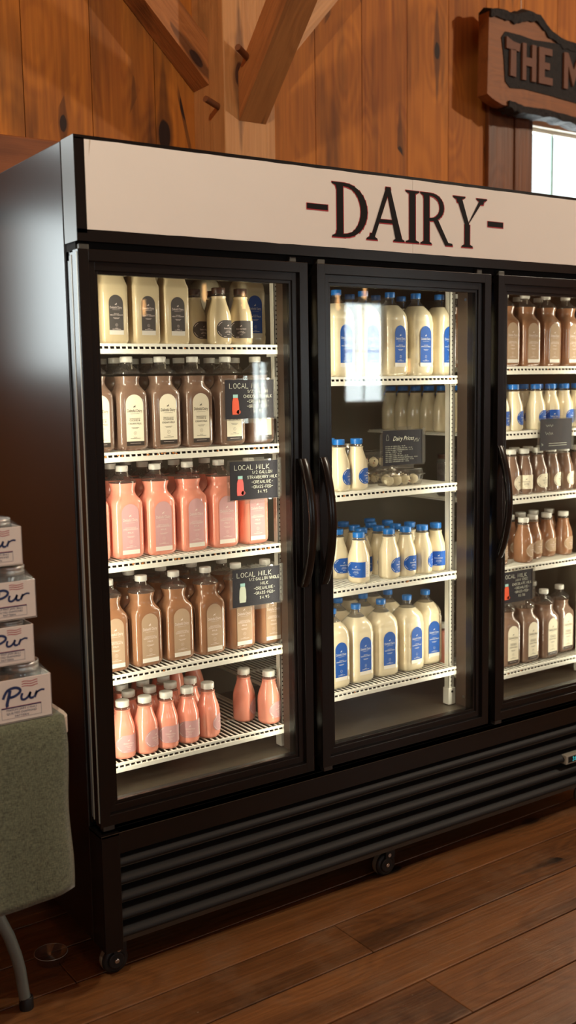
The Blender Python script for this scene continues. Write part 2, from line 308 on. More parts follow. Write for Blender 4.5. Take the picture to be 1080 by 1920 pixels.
M_plate = mat('mullion_plate', S(74, 60, 50), 0.4, 0.3, vary=.1)
M_steel = mat('bright_steel', S(200, 200, 196), 0.25, 1.0); M_rubber = mat('black_rubber', S(16, 16, 16), 0.55); M_tread = mat('dusty_tread', S(130, 125, 112), 0.7, vary=.25)
M_glass = clear('door_glass', (0.97, 0.98, 0.97, 1), 0.045, 0.003, 0.0, gain=.85)
M_wglass = clear('window_glass', (0.98, 1, 0.99, 1), 0.04)
M_plastic = clear('clear_plastic', (0.86, 0.83, 0.79, 1), 0.08, 0.03, 0.06)
M_sleeve = clear('clear_sleeve', (0.95, 0.95, 0.94, 1), 0.06, 0.04, 0.05, (0.9, 0.88, 0.8, 1))
M_wrap = clear('shrink_wrap', (0.9, 0.93, 0.94, 1), 0.07, 0.02, 0.10, (0.7, 0.75, 0.76, 1), gain=.8)
M_jarglass = clear('jar_glass', (0.86, 0.88, 0.88, 1), 0.10, 0.08, 0.04)
M_capw = mat('white_cap', S(226, 224, 214), 0.35, coat=.3); M_capb = mat('blue_cap', S(24, 112, 196), 0.35, coat=.3); M_capd = mat('dark_brown_cap', S(64, 40, 28), 0.4, coat=.2)
def liquid(n, c): return mat(n, c, 0.22, coat=1.0, bump=(26, .10, .006), spec=.5)
L_straw = liquid('strawberry_milk', S(246, 160, 136)); L_choc = liquid('chocolate_milk', S(152, 108, 78)); L_cook = liquid('cookies_and_cream_milk', S(128, 102, 86))
L_milk = liquid('whole_milk', S(236, 222, 188)); L_cream = liquid('heavy_cream', S(226, 206, 166))
LM = dict(straw=(mat('pink_label', S(206, 160, 160), .75, spec=.2), mat('pale_ink', S(240, 222, 214), .5), mat('label_strip_white', S(236, 230, 218), .5)),
          choc=(mat('tan_label', S(176, 150, 124), .75, spec=.2), MATS['pale_ink'], MATS['label_strip_white']),
          cook=(mat('ivory_label', S(236, 228, 204), .75, spec=.2), mat('dark_ink', S(52, 44, 38), .5), MATS['dark_ink']),
          cream=(mat('charcoal_label', S(84, 80, 78), .75, spec=.2), MATS['pale_ink'], MATS['label_strip_white']),
          milk=(mat('blue_label', S(14, 84, 172), .6, spec=.3), mat('white_ink', S(232, 236, 240), .5), MATS['label_strip_white']))

# ------------------------------------------------------------------ the room
WY = 0.95; ROOM = (-4.0, 7.0, -6.0, 4.2)
def wall_hole_boxes(mb, x0, x1, z0, z1, holes, y0, y1, m=0, r=0.0):
    """one plank with window openings cut out of it"""
    cuts = [h for h in holes if h[0] < x1 and h[1] > x0]
    if not cuts: mb.box(x0, x1, y0, y1, z0, z1, m, r); return
    h = cuts[0]; a = max(x0, h[0]); b = min(x1, h[1])
    if a > x0 + .001: mb.box(x0, a, y0, y1, z0, z1, m, r)
    if b < x1 - .001: mb.box(b, x1, y0, y1, z0, z1, m, r)
    mb.box(a, b, y0, y1, z0, h[2], m, r); mb.box(a, b, y0, y1, h[3], z1, m, r)
H1 = (2.43, 3.52, 1.35, 2.565); H2 = (-1.20, -0.25, 1.46, 2.56)
mb = MB(); edges = [0.247, 0.470, 0.692, 0.905, 1.118, 1.338, 1.552, 1.772, 1.985, 2.19]
e = edges[0]
while e > -4: e -= random.choice((.2, .215, .225)); edges.insert(0, e)
edges[0] = -4.0
while edges[-1] < 6.9: edges.append(edges[-1] + random.choice((.2, .215, .225)))
edges[-1] = 7.0
for i in range(len(edges) - 1):
    wall_hole_boxes(mb, edges[i] + .0015, edges[i + 1] - .0015, 0, 4.2, [H1, H2], WY, WY + .03, 0, random.uniform(.05, 1))
wall_hole_boxes(mb, -4, 7, 0, 4.2, [H1], WY + .03, WY + .10, 1) if False else None
for a, b in ((-4, H2[0]), (H2[1], H1[0]), (H1[1], 7)): mb.box(a, b, WY + .03, WY + .12, 0, 4.2, 1)
for h in (H1, H2): mb.box(h[0], h[1], WY + .03, WY + .12, 0, h[2], 1); mb.box(h[0], h[1], WY + .03, WY + .12, h[3], 4.2, 1)
struct(mb.build('wall_back', [M_wall, M_gap]))
HF = [(5.3, 5.9, 1.22, 2.3), (4.22, 4.48, .87, 1.72), (-.25, .65, 1.2, 2.3), (-2.85, -1.95, 1.2, 2.3)]
mb = MB(); x = -4.0
while x < 7: 
    x2 = min(7, x + .22); wall_hole_boxes(mb, x + .001, x2 - .001, 0, 4.2, HF, -6.1, -6.0, 0, random.uniform(.05, 1)); x = x2
struct(mb.build('wall_front', [M_trim]))
for nm, xa, xb in (('wall_left', -4.1, -4.0), ('wall_right', 7.0, 7.1)):
    mb = MB(); y = -6.0
    while y < .95: y2 = min(.95, y + .22); mb.box(xa, xb, y + .001, y2 - .001, 0, 4.2, 0, random.uniform(.05, 1)); y = y2
    struct(mb.build(nm, [M_wall]))
mb = MB(); mb.box(-4.1, 7.1, -6.1, 1.07, 4.2, 4.3); struct(mb.build('ceiling', [M_ceil]))
# floor boards, a touch out of square with the wall
mb = MB(); T = Matrix.Rotation(math.radians(1.35), 4, 'Z'); WD = 0.1665; y = -.0975 - 0.1665 * 38; ri = 0
joints = {37: [0.62], 38: [2.4], 36: [-.9, 2.6], 35: [0.64, 2.9], 34: [-.4, 1.9], 39: [-.05], 40: [-.55, 1.2], 41: [.4]}
for i in range(48):
    cuts = [-4.3] + joints.get(i, [random.uniform(-3, 0), random.uniform(1.2, 3)]) + [7.3]
    for a, b in zip(cuts, cuts[1:]):
        mb.rbox(a + .0008, b - .0008, y + .0024, y + WD - .0024, -.03, 0, .0024, 0, random.uniform(.05, 1), T)
    y += WD
mb.box(-4.2, 7.2, -6.1, 1.1, -.06, -.031, 1)
struct(mb.build('floor', [M_floor, M_gap]))

# timber frame
mb = MB(); mb.rbox(-4, 7, WY - .055, WY, 1.98, 2.198, .004); o = mb.build('girt_beam', M_rail); tag(o, 'reddish horizontal timber rail on the wall, showing left of the cooler top', 'beam')
post = empty('timber_post', (0, 0, 0)); tag(post, 'square light timber post rising behind the cooler between two braces', 'post')
mb = MB(); mb.rbox(.836, 1.030, .75, WY, 0, 4.2, .004); mb.build('post_shaft', M_post, post)
for nm, p0, p1, r in (('wooden_peg', (.845, .790, 2.338), (.775, .765, 2.352), .0105), ('wooden_peg', (.90, .70, 2.475), (.835, .66, 2.490), .0105), ('wooden_peg', (1.02, .85, 2.345), (1.075, .85, 2.345), .008)):
    mb = MB(); mb.cyl(p0, p1, r, 8); mb.build(nm, mat('peg_wood', S(120, 70, 38), .6), post)
def brace(label, quad_pts, y0, y1, M_brace):
    mb = MB(); mb.prism(quad_pts, y0, y1); bm_o = mb.build('diagonal_brace', M_brace); tag(bm_o, label, 'brace'); return bm_o
brace('diagonal timber brace running up to the left from the post', [(.8355, 2.421), (.8355, 2.566), (-.05, 3.45), (-.13, 3.387)], .845, .945, M_braceL)
brace('pale diagonal timber brace running up to the right, behind the front brace', [(1.0305, 2.412), (2.02, 3.50), (1.92, 3.55), (1.0305, 2.560)], .845, .945, M_braceR)
mb = MB(); n = 18; rg = []
for i in range(n + 1):
    t = i / n; yb = .7495 - 1.3 * t; zb = 2.296 + 1.3 * t
    rg.append([(.890, yb, zb + .15), (.890, yb - .0, zb), (.992, yb, zb), (.992, yb, zb + .15)])
mb.rings(rg, 0, True, True, True, False)
tag(mb.build('diagonal_brace', M_braceF), 'heavy knotty brace leaning out from the post toward the room', 'brace')
# casing of the window at the right
mb = MB(); mb.rbox(2.185, 2.328, WY - .022, WY, 1.2, 2.78, .003, 0, .8); mb.rbox(2.330, 2.432, WY - .03, WY, 1.2, 2.78, .003, 0, .25); mb.rbox(2.432, 3.52, WY - .03, WY, 2.566, 2.78, .003, 0, .4)
mb.rbox(3.518, 3.62, WY - .03, WY, 1.2, 2.78, .003, 0, .4)
struct(mb.build('trim_1', M_trim))
def window(nm, h, y, nmull, flip=1):
    rt = struct(empty(nm, ((h[0] + h[1]) / 2, y, h[2]))); ox, oz = (h[0] + h[1]) / 2, h[2]
    hw = (h[1] - h[0]) / 2; hh = h[3] - h[2]; V = mat('cream_vinyl', S(226, 218, 200), .4)
    mb = MB(); d0, d1 = (0.01, .08) if flip > 0 else (-.08, -.01)
    for a, b, c, d in ((-hw, -hw + .045, 0, hh), (hw - .045, hw, 0, hh), (-hw, hw, 0, .045), (-hw, hw, hh - .050, hh)): mb.rbox(a, b, d0, d1, c, d, .003)
    e0, e1 = (0.035, .065) if flip > 0 else (-.065, -.035)
    for a, b, c, d in ((-hw + .045, -hw + .06, .045, hh - .05), (hw - .06, hw - .045, .045, hh - .05), (-hw + .045, hw - .045, hh - .066, hh - .05)): mb.rbox(a, b, e0, e1, c, d, .002)
    mb.build('window_frame', V, rt)
    mb = MB()
    for k in range(1, nmull + 1):
        xx = -hw + 2 * hw * k / (nmull + 1) if nmull < 4 else -hw + .205 + (k - 1) * .30
        if xx > hw - .05: continue
        mb.box(xx - .005, xx + .005, (e0 + e1) / 2 - .006, (e0 + e1) / 2 + .006, .05, hh - .05)
    mb.box(-hw + .05, hw - .05, (e0 + e1) / 2 - .005, (e0 + e1) / 2 + .005, hh * .5, hh * .5 + .01)
    mb.build('window_muntin', mat('muntin_grey_green', S(120, 150, 138), .4), rt)
    mb = MB(); mb.box(-hw + .05, hw - .05, (e0 + e1) / 2 - .002, (e0 + e1) / 2 + .002, .05, hh - .05); mb.build('window_pane', M_wglass, rt)
window('window_1', H1, WY, 4); window('window_2', H2, WY, 2)
for i, h in enumerate(HF): window('window_%d' % (i + 3), h, -6.0, 1, -1)

# hanging live-edge sign, top right
sgn = empty('carved_sign', (2.05, .83, 2.5)); tag(sgn, 'live-edge carved wooden sign board with dark bark edges above the right window', 'sign')
def L2(px, pz): return (px - 2.05, pz - 2.5)
top = [(2.085, 2.868), (2.16, 2.875), (2.22, 2.868), (2.30, 2.895), (2.36, 2.89), (2.42, 2.845), (2.50, 2.82), (2.62, 2.815), (2.8, 2.83), (3.05, 2.80), (3.3, 2.83), (3.5, 2.80)]
bot = [(3.5, 2.53), (3.2, 2.51), (2.95, 2.53), (2.7, 2.520), (2.55, 2.527), (2.40, 2.534), (2.25, 2.528), (2.16, 2.53), (2.11, 2.545), (2.078, 2.56)]
mb = MB(); mb.prism([L2(*p) for p in top + bot], 0, .055); mb.build('sign_board', M_slab, sgn)
mb = MB()
def bark(pts, amp, th):
    P = []; 
    for (a, b) in zip(pts, pts[1:]):
        for k in range(5): t = k / 5; P.append((a[0] + (b[0] - a[0]) * t, a[1] + (b[1] - a[1]) * t))
    P.append(pts[-1])
    rg = []
    for p in P:
        h = th * random.uniform(.75, 1.25); c = (p[0] - 2.05, p[1] - 2.5); rg.append([(c[0], -.008 + random.uniform(-.004, .003), c[1] - h), (c[0], -.012, c[1] + h * .3), (c[0], .03, c[1] + h * amp), (c[0], .058, c[1] + h * .4), (c[0], .058, c[1] - h)])
    mb.rings(rg, 0, True, True, True, False)
bark([(p[0], p[1]) for p in top], 1.0, .024); bark([(3.5, 2.53), (3.2, 2.51), (2.95, 2.53), (2.7, 2.52), (2.55, 2.527), (2.42, 2.534), (2.27, 2.530), (2.19, 2.542)], .4, .022)
mb.build('bark_edge', M_dark, sgn)
mb = MB(); rec = [(2.150, 2.782), (2.170, 2.806), (2.25, 2.806), (2.33, 2.800), (2.42, 2.806), (2.60, 2.812), (3.0, 2.81), (3.3, 2.80), (3.3, 2.585), (3.0, 2.575), (2.6, 2.590), (2.42, 2.600), (2.28, 2.605), (2.20, 2.598), (2.172, 2.620), (2.165, 2.70)]
mb.prism([L2(*p) for p in rec], -.004, .002); mb.build('charred_recess', M_dark, sgn)
def carve(polys, nm='carved_letters'):
    mb = MB()
    for pl in polys: mb.prism([(x_ - 2.05, z_ - 2.5) for x_, z_ in pl], -.014, -.003)
    mb.build(nm, M_letter, sgn)
def R4(x0, x1, z0, z1): return [(x0, z0), (x1, z0), (x1, z1), (x0, z1)]
carve([[(2.168, 2.742), (2.24, 2.738), (2.244, 2.768), (2.205, 2.772), (2.168, 2.786)], [(2.190, 2.642), (2.222, 2.640), (2.222, 2.742), (2.192, 2.742)]])
carve([R4(2.258, 2.279, 2.636, 2.776), R4(2.312, 2.336, 2.636, 2.776), R4(2.279, 2.312, 2.692, 2.724)])
carve([R4(2.352, 2.385, 2.636, 2.776), R4(2.385, 2.428, 2.750, 2.776), R4(2.385, 2.415, 2.694, 2.720), R4(2.385, 2.432, 2.636, 2.664)])
carve([R4(2.500, 2.524, 2.636, 2.778), R4(2.590, 2.614, 2.636, 2.778), [(2.524, 2.778), (2.524, 2.730), (2.556, 2.650), (2.590, 2.730), (2.590, 2.778), (2.557, 2.716)]])
for q in ((2.30, 2.89), (3.3, 2.85)):
    mb = MB(); mb.cyl((q[0] - 2.05, .04, q[1] - 2.5 - .05), (q[0] - 2.05, .04, 1.7), .003, 6); mb.build('hanging_wire', M_steel, sgn)

# pendant lamps (the room's light; seen as bulbs mirrored in the doors)
def pendant(loc, power, label, r=.045, col=(1, .92, .74)):
    t = empty('pendant_lamp', loc); tag(t, label, 'lamp', 'pendant lamps over the shop floor')
    mb = MB(); mb.cyl((0, 0, .10), (0, 0, 4.2 - loc[2]), .004, 6); mb.build('cord', M_rubber, t)
    mb = MB(); mb.lathe([(.02, .10), (.03, .085), (.03, .05), (.02, .045)], 14); mb.build('socket', M_black, t)
    mb = MB(); mb.lathe([(.012, .05), (r * .7, .02), (r, -.02), (r * .8, -.06), (.004, -.08)], 16); mb.build('bulb', mat('lamp_filament_glow', (1, .6, .3, 1), .4, emit=((1, .50, .18, 1), 14)), t)
    if power:
        d = bpy.data.lights.new('pendant_light', 'POINT'); d.energy = power; d.color = col; d.shadow_soft_size = .06
        o = bpy.data.objects.new('pendant_light', d); COL.objects.link(o); o.parent = t; o.location = (0, 0, -.20)
pendant((3.7, -1.75, 3.55), P_KEY, 'bare warm bulb hanging over the floor at the right')
pendant((-1.1, -1.5, 3.55), P_KEY2, 'bare warm bulb hanging over the floor at the left')
for i, (x, y, z) in enumerate(((2.9, -4.5, 2.14), (2.6, -4.9, 2.05), (3.3, -4.6, 2.10), (3.68, -4.5, 2.03), (4.05, -4.4, 2.1), (4.4, -4.5, 2.2), (4.95, -4.6, 1.60), (1.95, -4.5, 2.0), (5.0, -5.2, 2.4))):
    pendant((x, y, z), 0, 'bare warm bulb hanging behind the viewer, mirrored in the door glass', .015)

# ------------------------------------------------------------------ the cooler
FR = empty('display_refrigerator', (0, 0, 0)); tag(FR, 'black three-door glass merchandising cooler with a cream DAIRY header', 'refrigerator')
DW, DG = .624, .0291; FW = 3 * DW + 2 * DG; ZB = .0858; ZT = 2.0009; YB = .74
mb = MB()                                  # body shell
mb.rbox(-.0005, .032, .0755, YB, ZB, ZT, .003, 3); mb.rbox(FW - .032, FW, .0755, YB, ZB, ZT, .003, 3)
mb.box(.03, FW - .03, .09, YB, 1.745, ZT - .004, 0); mb.box(.03, FW - .03, YB - .045, YB, .35, 1.75, 1); mb.box(.03, FW - .03, .03, YB - .02, ZB, .432, 2)
mb.box(.031, .034, .10, YB - .045, .432, 1.745, 1); mb.box(FW - .034, FW - .031, .10, YB - .045, .432, 1.745, 1); mb.box(.03, FW - .03, .092, YB - .045, 1.742, 1.7455, 1)
mb.box(.004, FW - .004, .062, .0755, ZB + .3, 1.76, 4)
me_ = mb
# open the front frame plate: replace by four bars + mullions
mb.v = mb.v[:-8]; mb.f = mb.f[:-6]; mb.m = mb.m[:-6]; mb.r = mb.r[:-6]; mb.sm = mb.sm[:-6]
mb.box(.004, .030, .060, .0755, .40, 1.76, 0); mb.box(FW - .030, FW - .004, .060, .0755, .40, 1.76, 0); mb.box(.004, FW - .004, .058, .095, 1.735, 1.80, 0); mb.box(.03, FW - .03, .030, .060, .385, .436, 0)
mb.build('cabinet_body', [M_black, M_inner, M_infloor, M_blackside, M_gap], FR)
for k in (1, 2):
    cx = k * (DW + DG) - DG / 2; mb = MB(); mb.box(cx - .014, cx + .014, .058, .098, .432, 1.745, 0); 
    for sx in (-1, 1):
        q = [(cx + sx * .0205, .068), (cx + sx * .030, .125), (cx + sx * .016, .125), (cx + sx * .016, .068)]
        mb.rings([[(a, b, z) for a, b in q] for z in (.440, 1.738)], 1, True, True, True, False)
    for z in (.47, 1.69):
        mb.cyl((cx - .0235, .095, z), (cx - .0275, .0945, z), .005, 10, 2)
    mb.build('mullion', [M_black, M_plate, M_steel], FR)
# header
hd = MB(); hd.rbox(-.0005, .0015, -.0, .071, 1.7728, ZT, .0005, 1); hd.box(.0, FW, .004, .071, 1.7728, ZT - .001, 0)
hd.box(0, FW, 0, .006, 1.7728, 1.799, 0); hd.box(0, FW, 0, .006, 1.9925, ZT, 0); hd.box(0, .0245, 0, .006, 1.79, 1.995, 0); hd.box(FW - .0245, FW, 0, .006, 1.79, 1.995, 0)
hd.box(0.003, FW, .02, .075, 1.755, 1.774, 2)
header = hd.build('header', [M_black, M_capside, M_gap], FR)
mb = MB()                                   # two cards butted at x = .975
def card(x0, x1, seedv):
    n = 24; top_ = []; bt = []
    for i in range(n + 1):
        t = i / n; x_ = x0 + (x1 - x0) * t; top_.append((x_, 1.9925 + random.uniform(-.0006, .0008))); bt.append((x_, 1.7985 + random.uniform(-.0006, .0006)))
    mb.prism(bt + top_[::-1], -.0018, .004)
card(.0245, .9742, 0); card(.9756, FW - .0245, 1)
mb.add([(.036, -.0021, 1.992), (.040, -.0021, 1.992), (.034, -.0021, 1.955), (.034, -.0021, 1.9552)], [(0, 1, 2, 3)], 1)
mb.build('sign_card', [M_paper, mat('card_crease', S(206, 192, 174), .8)], header)
Z0, LHt = 1.826, .138
def serif_strokes():
    P = []
    def bar(x0, z0, x1, z1, w0, w1=None):
        w0 *= 1.22; w1 = w1 * 1.22 if w1 else w1
        w1 = w0 if w1 is None else w1; P.append([(x0 - w0 / 2, z0), (x0 + w0 / 2, z0), (x1 + w1 / 2, z1), (x1 - w1 / 2, z1)])
    def foot(x, z, wd, up=1):
        h = .0075 * up; P.append([(x - wd / 2, z), (x + wd / 2, z), (x + wd / 2, z + h * .55), (x + wd * .22, z + h), (x + wd * .16, z + h * 2.2), (x - wd * .16, z + h * 2.2), (x - wd * .22, z + h), (x - wd / 2, z + h * .55)][::(1 if up > 0 else -1)])
    t, b = Z0 + LHt, Z0
    # D
    bar(.7265, b, .7265, t, .017); foot(.722, b, .042); foot(.722, t, .042, -1)
    n = 14; o_ = []; i_ = []
    for k in range(n + 1):
        a = -PI / 2 + PI * k / n; o_.append((.737 + .080 * math.cos(a) ** .9 if abs(math.cos(a)) > 1e-6 else .737, b + LHt / 2 + LHt / 2 * math.sin(a))); i_.append((.737 + .058 * abs(math.cos(a)) ** .9, b + LHt / 2 + (LHt / 2 - .0085) * math.sin(a)))
    for k in range(n): P.append([i_[k], o_[k], o_[k + 1], i_[k + 1]])
    # A
    bar(.832, b, .8875, t, .011, .012); bar(.926, b, .8880, t, .020, .012); P.append([(.853, b + .046), (.913, b + .046), (.911, b + .055), (.856, b + .055)]); foot(.832, b, .036); foot(.925, b, .038); P.append([(.878, t - .003), (.897, t - .003), (.895, t + .002), (.880, t + .002)])
    # I
    bar(.9725, b, .9725, t, .018); foot(.9725, b, .047); foot(.9725, t, .047, -1)
    # R
    bar(1.024, b, 1.024, t, .017); foot(1.022, b, .040); foot(1.020, t, .038, -1)
    o_ = []; i_ = []
    for k in range(n + 1):
        a = -PI / 2 + PI * k / n; c = abs(math.cos(a)) ** .85; o_.append((1.034 + .054 * c, t - .0375 + .0375 * math.sin(a))); i_.append((1.034 + .038 * c, t - .0375 + .030 * math.sin(a)))
    for k in range(n): P.append([i_[k], o_[k], o_[k + 1], i_[k + 1]])
    P.append([(1.048, b + .066), (1.066, b + .068), (1.104, b + .008), (1.120, b + .006), (1.120, b), (1.092, b)])
    # Y
    bar(1.1765, b, 1.1765, b + .062, .0165); foot(1.1765, b, .042); P.append([(1.168, b + .060), (1.185, b + .060), (1.154, t), (1.134, t)]); P.append([(1.174, b + .056), (1.1865, b + .070), (1.242, t), (1.227, t)])
    foot(1.145, t, .045, -1); foot(1.232, t, .040, -1)
    # dashes
    P.append([(.622, 1.8905), (.687, 1.8905), (.687, 1.9035), (.622, 1.9035)]); P.append([(1.257, 1.8895), (1.318, 1.8895), (1.318, 1.9035), (1.257, 1.9035)])
    return P
SP = serif_strokes()
def grow(pl, g):
    cx = sum(p[0] for p in pl) / len(pl); cz = sum(p[1] for p in pl) / len(pl)
    return [(p[0] + (g if p[0] > cx else -g), p[1] + (g if p[1] > cz else -g)) for p in pl]
mb = MB()
for J, pl in enumerate(SP): q = grow(pl, .0021); mb.add([(x_ + .0004, -.0024 - J * 5e-6, z_ - .0008) for x_, z_ in q], [list(range(len(q)))], 0)
for J, pl in enumerate(SP): mb.add([(x_, -.0029 - J * 8e-6, z_) for x_, z_ in pl], [list(range(len(pl)))], 1)
mb.fixn = False; mb.build('dairy_lettering', [M_red, M_ink], header)
# base, grille, casters
mb = MB(); mb.rbox(0, .047, .0, .075, ZB, .3835, .0015); mb.rbox(FW - .047, FW, .0, .075, ZB, .3835, .0015); mb.rbox(.047, FW - .047, .001, .06, .330, .3844, .0015); mb.box(.0, FW, .0, .09, .378, .3844)
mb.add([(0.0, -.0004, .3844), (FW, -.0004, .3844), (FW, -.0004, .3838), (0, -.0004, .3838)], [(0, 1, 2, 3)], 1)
mb.box(.047, FW - .047, .040, .06, ZB, .335, 0)
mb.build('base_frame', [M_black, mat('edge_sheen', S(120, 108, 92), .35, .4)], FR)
for k in range(5):
    z1 = .3245 - k * .0457; mb = MB(); prof = []
    for (y_, z_) in ((.036, .004), (.026, -.001), (.012, -.009), (.004, -.015), (.0, -.021), (.0015, -.027), (.010, -.031), (.022, -.034), (.036, -.040)): prof.append((y_, z1 + z_))
    mb.rings([[(x_, y_, z_) for (y_, z_) in prof] for x_ in (.047, FW - .047)], 0, False, False, False, True)
    mb.build('louvre_slat', M_grille, FR)
mb = MB(); mb.rbox(1.628, 1.74, -.006, .02, .196, .226, .002, 0); mb.box(1.638, 1.73, -.007, -.005, .201, .221, 1); mb.build('temperature_display', [M_glint_bezel, M_gap], FR)
mb = MB(); fn = lambda a, b: (a, -.0075, b); chalk(mb, '38', 1.668, .2045, .013, fn, .0018, 0); mb.build('display_digits', mat('teal_digits', S(70, 200, 200), .5, emit=(S(70, 210, 215), .8)), FR)
for cx, cy in ((.046, .062), (.916, .066), (1.80, .064), (.046, .68), (1.80, .68)):
    mb = MB(); T = Matrix.Translation((cx, cy - .014, .035)) @ Matrix.Rotation(-PI / 2, 4, 'X')
    mb.lathe([(.026, -.002), (.032, 0), (.035, .006), (.035, .024), (.032, .030), (.026, .032)], 28, 0, True, True, T)
    mb.lathe([(.0352, .007), (.0358, .015), (.0352, .023)], 28, 1, False, False, T)
    mb.lathe([(.022, -.0025), (.0225, -.005), (.018, -.006)], 24, 0, False, True, T)
    mb.lathe([(.0065, -.004), (.0065, -.0085), (.004, -.0095)], 14, 2, False, True, T)
    mb.box(cx - .008, cx + .026, cy - .022, cy - .018, .055, ZB, 0); mb.box(cx - .008, cx + .026, cy + .020, cy + .024, .035, ZB, 0); mb.cyl((cx + .012, cy, .062), (cx + .012, cy, ZB + .004), .012, 12, 0)
    mb.cyl((cx + .004, cy - .0215, .066), (cx + .004, cy - .0255, .066), .006, 8, 2)
    mb.build('caster', [M_rubber, M_tread, M_steel], FR)
# pilasters
def pilaster(x0, x1, y0, y1, z0=.436, z1=1.74, foot=True):
    mb = MB(); mb.box(x0, x1, y0, y0 + .0015, z0, z1, 0); mb.box(x0, x0 + .0015, y0, y1, z0, z1, 0); mb.box(x1 - .0015, x1, y0, y1, z0, z1, 0)
    z = z0 + .06
    while z < z1 - .01: mb.lathe([(.0021, 0), (.0021, .0004)], 8, 1, True, True, Matrix.Translation(((x0 + x1) / 2 - .001, y0, z)) @ Matrix.Rotation(PI / 2, 4, 'X'), False); z += .0125
    if foot: mb.rbox(x0 - .003, x1 + .004, y0 - .003, y1 + .004, z0 - .002, z0 + .052, .002, 0); mb.cyl(((x0 + x1) / 2, y0 - .003, z0 + .04), ((x0 + x1) / 2, y0 - .005, z0 + .04), .004, 10, 1)
    mb.build('shelf_pilaster', [M_white, M_gap], FR)
pilaster(1.250, 1.272, .146, .166); pilaster(.617, .632, .150, .170); pilaster(.036, .056, .150, .17); pilaster(FW - .06, FW - .038, .15, .17)
for x_ in (.25, .59, 1.255, 1.325, 1.85): pilaster(x_ - .01, x_ + .01, .70, .712, foot=False)
mb = MB()
for z_ in [.60 + .043 * k for k in range(26)]: mb.box(1.272, 1.279, .150, .153, z_, z_ + .003, 0)
mb.box(1.272, 1.2745, .150, .166, .5, 1.735, 1); mb.build('pilaster_clip_rail', [M_white, M_sleeve], FR)
# shelves
SH = {'a1': 1.553, 'a2': 1.290, 'a3': 1.018, 'a4': .733, 'a5': .505, 'b1': 1.466, 'b2': 1.141, 'b3': .866, 'b4': .561, 'c1': 1.492, 'c2': 1.287, 'c3': 1.078, 'c4': .850, 'c5': .506}
SX = {'a': (.042, .613), 'b': (.672, 1.262), 'c': (1.325, 1.905)}
rusty = {'a2', 'a3'}
def shelf(key):
    z = SH[key]; x0, x1 = SX[key[0]]; y0, y1 = .128, .64; mb = MB()
    nx = int((x1 - x0) / .0158); st = (x1 - x0 - .01) / nx
    for i in range(nx + 1):
        x_ = x0 + .005 + i * st; mb.cyl((x_, y0 + .002, z - .0022), (x_, y1, z - .0022), .0021, 6); mb.cyl((x_, y0 + .0015, z - .003), (x_, y0 - .001, z - .0135), .0026, 6)
    for yy in (y0 + .14, y0 + .36, y1): mb.cyl((x0, yy, z - .007), (x1, yy, z - .007), .0028, 6)
    for xx in (x0 + .003, x1 - .003): mb.cyl((xx, y0, z - .007), (xx, y1, z - .007), .003, 6)
    o = mb.build('wire_shelf', M_white, FR)
    lp = MB(); lp.rbox(x0, x1, y0 - .004, y0 + .002, z - .0065, z + .0005, .0012); lp.rbox(x0, x1, y0 - .004, y0 + .002, z - .0245, z - .0125, .0012); lp.box(x0, x1, y0 + .006, y0 + .0075, z - .0135, z - .005, 2)
    for i in range(14 if key in rusty else 2):
        xr = random.uniform(x0 + .03, x1 - .02); T = Matrix.Translation((xr, y0 - .0025, z - .0095 + random.uniform(-.002, .002)))
        lp.lathe([(.0005, -.0025), (random.uniform(.0018, .0034), 0), (.0005, .0025)], 8, 1, True, True, T @ Matrix.Diagonal((1.4, .8, 1, 1)))
    for xx in (x0 + .002, x1 - .002):
        lp.prism([(0, z - .03), (.004, z - .03), (.004, z - .004), (0, z - .004)], y0 + .002, y0 + .05, 0, Matrix.Translation((xx - .002, 0, 0)))
    lp.build('shelf_lip', [M_white, M_rust, M_gap], o)
for k in SH: shelf(k)
